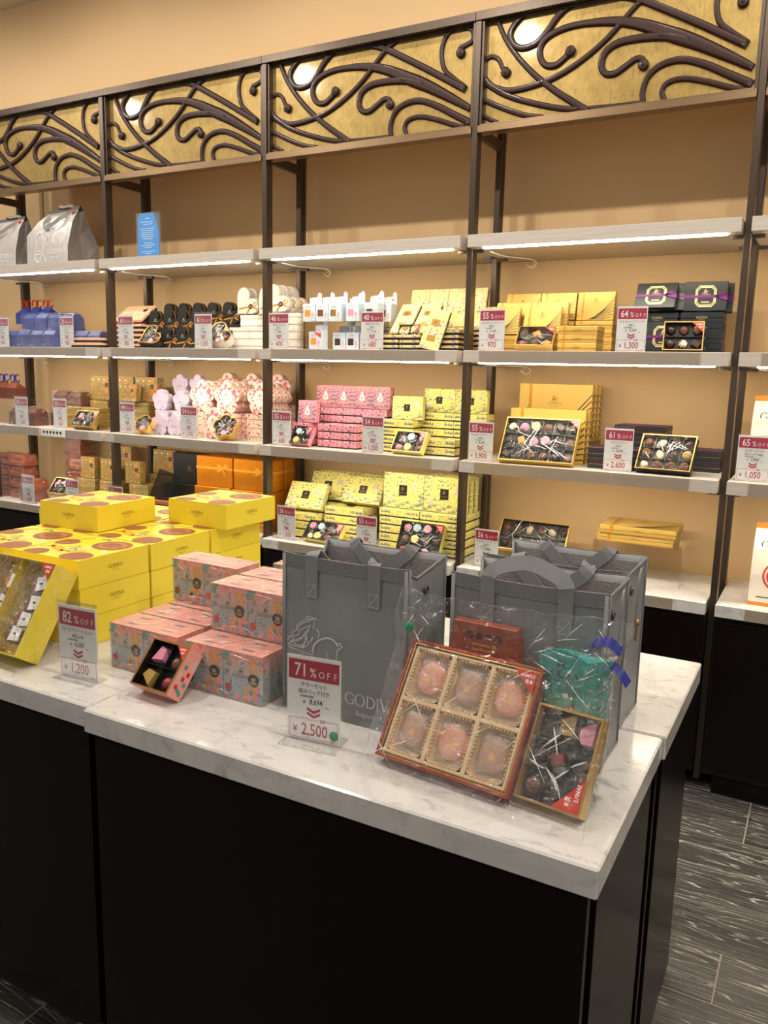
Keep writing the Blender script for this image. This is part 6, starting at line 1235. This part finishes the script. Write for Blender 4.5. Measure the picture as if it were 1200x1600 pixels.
part('gold_lip', t_, lambda m: (m.box(-W1 / 2 + .0036, W1 / 2 - .0036, .0036, .0062, .004, D1 - .0015), m.box(-W1 / 2 + .0036, W1 / 2 - .0036, L1 - .0062, L1 - .0036, .004, D1 - .0015), m.box(-W1 / 2 + .0036, -W1 / 2 + .0062, .0062, L1 - .0062, .004, D1 - .0015), m.box(W1 / 2 - .0062, W1 / 2 - .0036, .0062, L1 - .0062, .004, D1 - .0015)), 'gold_foil')
CELL = []
def insert(m):
    x0, x1, y0, y1 = -W1 / 2 + .0075, W1 / 2 - .0075, .0075, L1 - .0075; zt = D1 - .0035; g = .0085; bd = .006
    cw = (x1 - x0 - 2 * bd - 2 * g) / 3; chh = (y1 - y0 - 2 * bd - g) / 2
    def rr(cx, cy, a, b, r, n=4):
        p = []
        for sx, sy, a0 in ((1, 1, 0), (-1, 1, 90), (-1, -1, 180), (1, -1, 270)):
            for k in range(n + 1): t = rad(a0 + 90 * k / n); p.append((cx + sx * (a - r) + r * math.cos(t), cy + sy * (b - r) + r * math.sin(t)))
        return p
    bars = [(x0, x0 + bd), (x0 + bd + cw, x0 + bd + cw + g), (x0 + bd + 2 * cw + g, x0 + bd + 2 * cw + 2 * g), (x1 - bd, x1)]
    for a, b in bars: m.box(a, b, y0, y1, .004, zt, 0, .0016)
    for a, b in ((y0, y0 + bd), (y0 + bd + chh, y0 + bd + chh + g), (y1 - bd, y1)): m.box(x0, x1, a, b, .004, zt - .0002, 0, .0016)
    for j in range(2):
        for i in range(3):
            cx = x0 + bd + cw / 2 + i * (cw + g); cy = y0 + bd + chh / 2 + j * (chh + g); CELL.append((cx, cy, cw, chh))
            n = 20; rings = []
            top = rr(cx, cy, cw / 2 + .0006, chh / 2 + .0006, .011); bot = rr(cx, cy, cw / 2 - .006, chh / 2 - .006, .009); k = len(top)
            vs = [(a, b, zt - .0004) for a, b in top]; 
            mid = []
            for q, ((a, b), (c, d)) in enumerate(zip(top, bot)): f = .35; mid.append((a + (c - a) * f, b + (d - b) * f, zt - .009))
            vs += mid + [(a, b, .0042) for a, b in bot]
            m.add(vs, [[r * k + q, r * k + (q + 1) % k, (r + 1) * k + (q + 1) % k, (r + 1) * k + q] for r in range(2) for q in range(k)] + [[2 * k + q for q in range(k)]], 0, None, True)
            for q in range(int(chh / .006) - 2):
                for sx in (-1, 1): m.box(cx + sx * (cw / 2 - .0012) - .0012, cx + sx * (cw / 2 - .0012) + .0012, cy - chh / 2 + .010 + q * .006, cy - chh / 2 + .0128 + q * .006, zt - .007, zt - .0006, 0, .0005)
            for q in range(int(cw / .006) - 2):
                for sy in (-1, 1): m.box(cx - cw / 2 + .010 + q * .006, cx - cw / 2 + .0128 + q * .006, cy + sy * (chh / 2 - .0012) - .0012, cy + sy * (chh / 2 - .0012) + .0012, zt - .007, zt - .0006, 0, .0005)
part('insert_tray', t_, insert, 'beige_plastic')
part('sample_sticker', t_, lambda m: sample_sticker(m, W1 - .006, L1 - .004, D1 + .0004, .036), ['sticker_red', 'ink_white'])
def cookie_mesh(m):
    m.lathe([(.020, 0), (.0248, .002), (.0262, .006), (.0248, .0095), (.020, .0118), (.012, .0126), (.001, .0128)], 22)
    m.add([(x_, y_, z_) for z_ in (.002, .009) for x_, y_ in ((-.010, .022), (-.0075, .030), (-.0035, .026), (0, .033), (.0035, .026), (.0075, .030), (.010, .022))], [(0, 1, 2, 3, 4, 5, 6)[::-1], (7, 8, 9, 10, 11, 12, 13)] + [(i, i + 1, i + 8, i + 7) for i in range(6)] + [(6, 0, 7, 13)])
def cookie_gold(m):
    Q = lambda a, b: (a, b, .0130)
    m.poly([(-.006, -.002), (-.002, .003), (.003, .001), (.006, -.004), (.002, -.009), (-.004, -.008)], 0, Q); m.poly([(-.012, .004), (-.010, .006), (-.009, .003)], 0, Q)
    P = lambda a, b: (a, b, .0131); wordmark(m, 0, .0085, .0042, 0, P, 5)
def sachet_mesh(m):
    a, b = .0285, .0375; vs = []; N_, M_ = 10, 12; r_ = random.Random(5)
    for i in range(N_ + 1):
        for j in range(M_ + 1):
            u, v_ = i / N_ * 2 - 1, j / M_ * 2 - 1; hgt = .0140 * max(0, 1 - abs(u) ** 4) * max(0, 1 - abs(v_) ** 6) + .0025
            vs.append((a * u * (1 + .02 * (j % 2)), b * v_, hgt + (r_.uniform(-.0012, .0012) if abs(u) < .95 and abs(v_) < .95 else 0)))
    m.add(vs, [[i * (M_ + 1) + j, (i + 1) * (M_ + 1) + j, (i + 1) * (M_ + 1) + j + 1, i * (M_ + 1) + j + 1] for i in range(N_) for j in range(M_)], 0, None, True)
CN = ['lower row, left, brown', 'lower row, middle, pink', 'lower row, right, brown', 'upper row, left, pink', 'upper row, middle, brown', 'upper row, right, pink']
CM = ['cookie_brown', 'cookie_pink', 'cookie_brown', 'cookie_pink', 'cookie_brown', 'cookie_pink']; CR = [-8, 10, 6, 6, -4, 12]
for i, (cx, cy, cw, chh) in enumerate(CELL):
    c_ = thing('wrapped_cookie', 'crown topped cookie in a clear sachet, %s, in the red box' % CN[i], 'cookie', T1 @ Matrix.Translation((cx, cy, .0052)) @ Matrix.Rotation(rad(CR[i] * .5), 4, 'Z'), 'cookies in the red box')
    part('cookie', c_, cookie_mesh, CM[i], Matrix.Rotation(rad(CR[i]), 4, 'Z'), 'cookie:' + CM[i]); part('cookie_mark', c_, cookie_gold, 'orange_ink', Matrix.Rotation(rad(CR[i]), 4, 'Z'), 'cookie_mark'); part('sachet', c_, sachet_mesh, 'sachet', None, 'sachet')
    part('sachet_seal', c_, lambda m: [m.add([(-.0285 + .057 * q / 12, e * b_, .0034 + .0006 * (q % 2)) for q in range(13) for b_ in (.031, .0385)], [[2 * q, 2 * q + 1, 2 * q + 3, 2 * q + 2] for q in range(12)]) for e in (-1, 1)], 'sachet_edge', None, 'sachet_seal')
# black sample box of the set
W2, L2, D2 = .099, .138, .030
T2 = tray_matrix(2.6885, -1.7005, ZI + .0003, -6.8, 57.5, D2)
t_ = thing('sample_box', 'black sample box with gold rim in the gift set, wedge chocolates at its top', 'sample box', T2, 'open sample boxes')
part('box_body', t_, lambda m: tray_shell(m, W2, L2, D2, .002), 'gold_card_side')
part('rim', t_, lambda m: (m.box(-W2 / 2 - .0006, W2 / 2 + .0006, -.0006, .003, D2, D2 + .0012), m.box(-W2 / 2 - .0006, W2 / 2 + .0006, L2 - .003, L2 + .0006, D2, D2 + .0012), m.box(-W2 / 2 - .0006, -W2 / 2 + .003, .003, L2 - .003, D2, D2 + .0012), m.box(W2 / 2 - .003, W2 / 2 + .0006, .003, L2 - .003, D2, D2 + .0012)), 'gold_foil')
part('divider', t_, lambda m: (m.box(-W2 / 2 + .002, W2 / 2 - .002, .002, L2 - .002, .0021, .006), m.box(-W2 / 2 + .003, W2 / 2 - .003, L2 * .66, L2 * .66 + .001, .006, D2 - .004), m.box(-W2 / 2 + .003, W2 / 2 - .003, L2 * .33, L2 * .33 + .001, .006, D2 - .004), m.box(-.0165, -.0155, .003, L2 - .003, .006, D2 - .004), m.box(.016, .017, .003, L2 - .003, .006, D2 - .004)), 'insert_black')
SW = [(.000, .117, 'wedge', 'choc_gold', 200, .0150, 'gold wrapped wedge chocolate'), (.030, .112, 'wedge', 'choc_pink', 200, .0155, 'pink wrapped wedge chocolate'), (-.006, .068, 'cube', 'choc_red', 15, .013, 'dark red square chocolate'), (-.032, .07, 'dome', 'choc_dark', 0, .012, 'dark dome chocolate, left of the red one'), (.031, .068, 'oval', 'choc_dark', 20, .014, 'dark oval chocolate, right of the red one'), (-.030, .024, 'rough', 'choc_milk', 0, .013, 'rough nut chocolate at lower left'), (.002, .022, 'dome', 'choc_dark', 0, .013, 'dark dome chocolate in the lowest row'), (.033, .045, 'dome', 'choc_red', 0, .009, 'small red chocolate near the sticker')]
for a, b, kk, mm, r, s, lb in SW:
    tag(part('chocolate', None, lambda m, kk=kk, s=s: choc(m, kk, s), mm, T2 @ Matrix.Translation((a, b, .0063)) @ Matrix.Rotation(rad(r), 4, 'Z')), lb + ' in the black gift set box', 'chocolate', 'chocolates in the black gift set box')
for nm, a, col in (('gold', .000, 'ink_black'), ('pink', .030, 'ink_black')):
    oo = [o for o in COL.objects if o.get('label', '').startswith(nm + ' wrapped wedge')][0]
    part('wrapper_print', oo, lambda m: wordmark(m, 0, -.001, .0040, 0, lambda p, q: (p, q, .0143), 5), col)
part('sample_sticker', t_, lambda m: (m.poly([(W2 / 2 - .003, .003), (W2 / 2 - .003, .050), (W2 / 2 - .042, .003)], 0, lambda a, b: (a, b, D2 + .0014)), m.text('SAMPLE', 0, 0, .0085, 1, lambda a, b: (W2 / 2 - .0065 - b, .030 - a, D2 + .0018), 'C', .85, .01), m.text('見本', 0, 0, .0085, 1, lambda a, b: (W2 / 2 - .0180 - b, .016 - a, D2 + .0018), 'C', .85, .01)), ['sticker_red', 'ink_white'])
part('clear_film', t_, lambda m: film_sheet(m, -W2 / 2 + .002, W2 / 2 - .002, .002, L2 - .002, D2 - .0005, .0022, 12, 7, 9), 'film_flat')
part('film_crease', t_, lambda m: folds(m, -W2 / 2 + .004, W2 / 2 - .004, .004, L2 - .004, D2 + .001, 7, 79, .0016), 'film_fold')
# brown trapezoid box and teal box standing behind
t_ = thing('gift_box', 'orange brown trapezoid box with four sweet pictures in the gift set', 'box', TR(2.535, -1.5685, ZI + .0003, -3))
part('carton', t_, lambda m: m.prism([(-.085, 0), (.080, 0), (.055, .218), (-.054, .218)], 0, .020, 0, None, .001), 'orange_brown')
part('carton_print', t_, lambda m: ([m.disc(-.024 + .016 * i, .198, .0062, 0, FRONT, 12) for i in range(4)], [m.text(s_, .0, .182 - .0085 * i, .0062, 1, FRONT, 'C', .9) for i, s_ in enumerate(['Dark Hazelnut 2個', 'Dark Almond 2個', 'Milk Hazel 2個', 'Milk Pistachio Almond 2個'])]), ['choc_dark', 'cream_ink'])
t_ = thing('gift_box', 'teal box with playing card print and blue ribbon in the gift set', 'box', TR(2.672, -1.598, ZI + .0003, -10))
TP = [(-.022, 0), (.022, 0), (.040, .200)] + [(.040 - .080 * i / 8, .200 + .012 * math.sin(math.pi * i / 8)) for i in range(1, 8)] + [(-.040, .200)]
part('carton', t_, lambda m: (m.prism(TP, 0, .002, 0), m.add([(.022, .002, 0), (.040, .002, .200), (.060, .05, .196), (.040, .05, 0), (-.022, .002, 0), (-.040, .002, .200), (-.02, .05, .196), (-.004, .05, 0)], [(0, 1, 2, 3), (4, 7, 6, 5), (3, 2, 6, 7), (1, 5, 6, 2), (0, 3, 7, 4)], 1)), ['teal_card', 'print_tealcards'])
part('carton_print', t_, lambda m: (emblem(m, .0, .190, .017, 0), wordmark(m, .0, .169, .0105, 0, FRONT, 8, 'BELGIUM 1926'), m.ribbon([(.024, .150), (.018, .138)], .0016, 1), m.ribbon(arc(.026, .154, .004, .004, 0, 360, 8), .0016, 1), [m.poly([(a, b), (a + .008, b + .003), (a + .006, b + .009), (a - .002, b + .006)], 2) for a, b in ((-.03, .150), (.012, .118), (-.022, .112), (.005, .138))], [m.poly([(a, b), (a + .003, b + .003), (a, b + .006), (a - .003, b + .003)], 3) for a, b in ((.010, .152), (-.012, .128), (.02, .126), (.014, .121))]), ['ink_black', 'print_grey_leaf', 'paper_white', 'sticker_red'])
part('ribbon', t_, lambda m: (m.strap(smooth_path([(.018, .048, .198), (.03, .046, .218), (.052, .044, .224), (.070, .046, .212)], 4), .016, .0008, (.1, .5, .85)), m.strap(smooth_path([(.058, .046, .190), (.072, .040, .186), (.088, .036, .170)], 4), .014, .0008, (.3, .6, .7))), 'blue_satin')
part('crumpled_film', t_, lambda m: film_block(m, -.036, .056, -.004, .052, .10, .206, .006, 9, 9, 8, 5), 'film_fine')
part('film_crease', t_, lambda m: [m.tube([(a - .5 * l_ * c_, -.009 - .001 * k, b - .5 * l_ * s_), (a, -.011, b), (a + .5 * l_ * c_, -.009, b + .5 * l_ * s_ + .004)], [.0003, .0011, .0003], 6) for k, (a, b, l_, c_, s_) in enumerate(((.02, .19, .05, .5, .86), (.034, .15, .06, .7, -.7), (-.03, .205, .04, .9, .3), (.045, .12, .05, .2, .98), (.0, .208, .05, .95, -.2), (.04, .18, .04, .9, .4)))], 'film_fold')
# the cellophane around the set
def cello(m):
    r_ = random.Random(21); nx, ny = 18, 14; vs = []
    def P(a, b):
        # a across, b up: front skin just outside the leaning boxes, then a loose collar above them
        x = 2.402 + (2.754 - 2.402) * a; wid = math.sin(math.pi * a)
        if b < .74:
            f = b / .74; L = .205; y = -1.728 + (L * f) * math.cos(rad(56)); z = ZI + .006 + (L * f) * math.sin(rad(56)) + .004
            y += .012 * (a - .5) * -1 - .004; x += (.012 if a < .5 else -.0) * 0
            y += -.030 * a * (1 - f) * .35
        else:
            f = (b - .74) / .26; y = -1.620 + .022 * f - .012 * wid * f; z = ZI + .186 + .078 * f * (1 + .05 * a); x += .014 * f * (a * 1.6 - .35)
        k = .0 if b < .02 else (.0012 if b < .74 else .0042)
        return V((x + r_.uniform(-k, k), y + r_.uniform(-k, k), z + r_.uniform(-k, k)))
    for i in range(nx + 1):
        for j in range(ny + 1): vs.append(P(i / nx, j / ny))
    m.add(vs, [[i * (ny + 1) + j, (i + 1) * (ny + 1) + j, (i + 1) * (ny + 1) + j + 1, i * (ny + 1) + j + 1] for i in range(nx) for j in range(ny)], 0, None, True)
    for e in (0, nx):
        m.tube([vs[e * (ny + 1) + j] for j in range(ny + 1)], .0007, 4)
    m.tube([vs[i * (ny + 1) + ny] for i in range(nx + 1)], .0009, 4)
    # right-hand side of the bag
    sd = []
    for j in range(ny + 1):
        p = vs[nx * (ny + 1) + j]
        for q in range(4): sd.append(p + V((.004 * math.sin(q), .012 * q * (1.2 - j / ny), -.002 * q * (j < 10))) + V((0, 0, max(0, .004 - p.z + ZI))))
    sdn = len(sd)
    m.add(sd, [[j * 4 + q, j * 4 + q + 1, j * 4 + q + 5, j * 4 + q + 4] for j in range(ny) for q in range(3)], 0, None, True)
c_ = single('cellophane_bag', 'crinkled clear cellophane bag around the summer gift set', 'bag', cello, 'film')
def cello_creases(m):
    r_ = random.Random(47)
    for k in range(26):
        if k < 14: x = r_.choice((r_.uniform(2.42, 2.46), r_.uniform(2.60, 2.75), r_.uniform(2.60, 2.75))); z = ZI + r_.uniform(.190, .258); y = -1.634 + (z - ZI - .19) * .28; a = r_.uniform(-70, 70); L = r_.uniform(.010, .045)
        else:
            x = r_.uniform(2.42, 2.74); f = r_.uniform(.1, .95); y = -1.738 + .205 * f * .559 - .03 * (x - 2.4) * (1 - f); z = ZI + .012 + .205 * f * .829; a = r_.choice((35, 48, 60, -45)) + r_.uniform(-10, 10); L = r_.uniform(.03, .10)
        c, s = math.cos(rad(a)), math.sin(rad(a)); q = .559 if k >= 14 else .28
        m.tube([(x - L / 2 * c, y - L / 2 * s * q - .003, z - L / 2 * s * .83), (x, y - .0035, z + .001), (x + L / 2 * c, y + L / 2 * s * q - .003, z + L / 2 * s * .83)], [.0003, .0010, .0003], 6)
part('film_crease', c_, cello_creases, 'film_fold')
part('green_dot', c_, lambda m: m.lathe([(.0085, 0), (.0085, .0006), (.001, .0007)], 20, 0, Matrix.Translation((2.4245, -1.6155, .952)) @ Matrix.Rotation(rad(92), 4, 'X')), 'sticker_green', None, None, 'round green sticker')
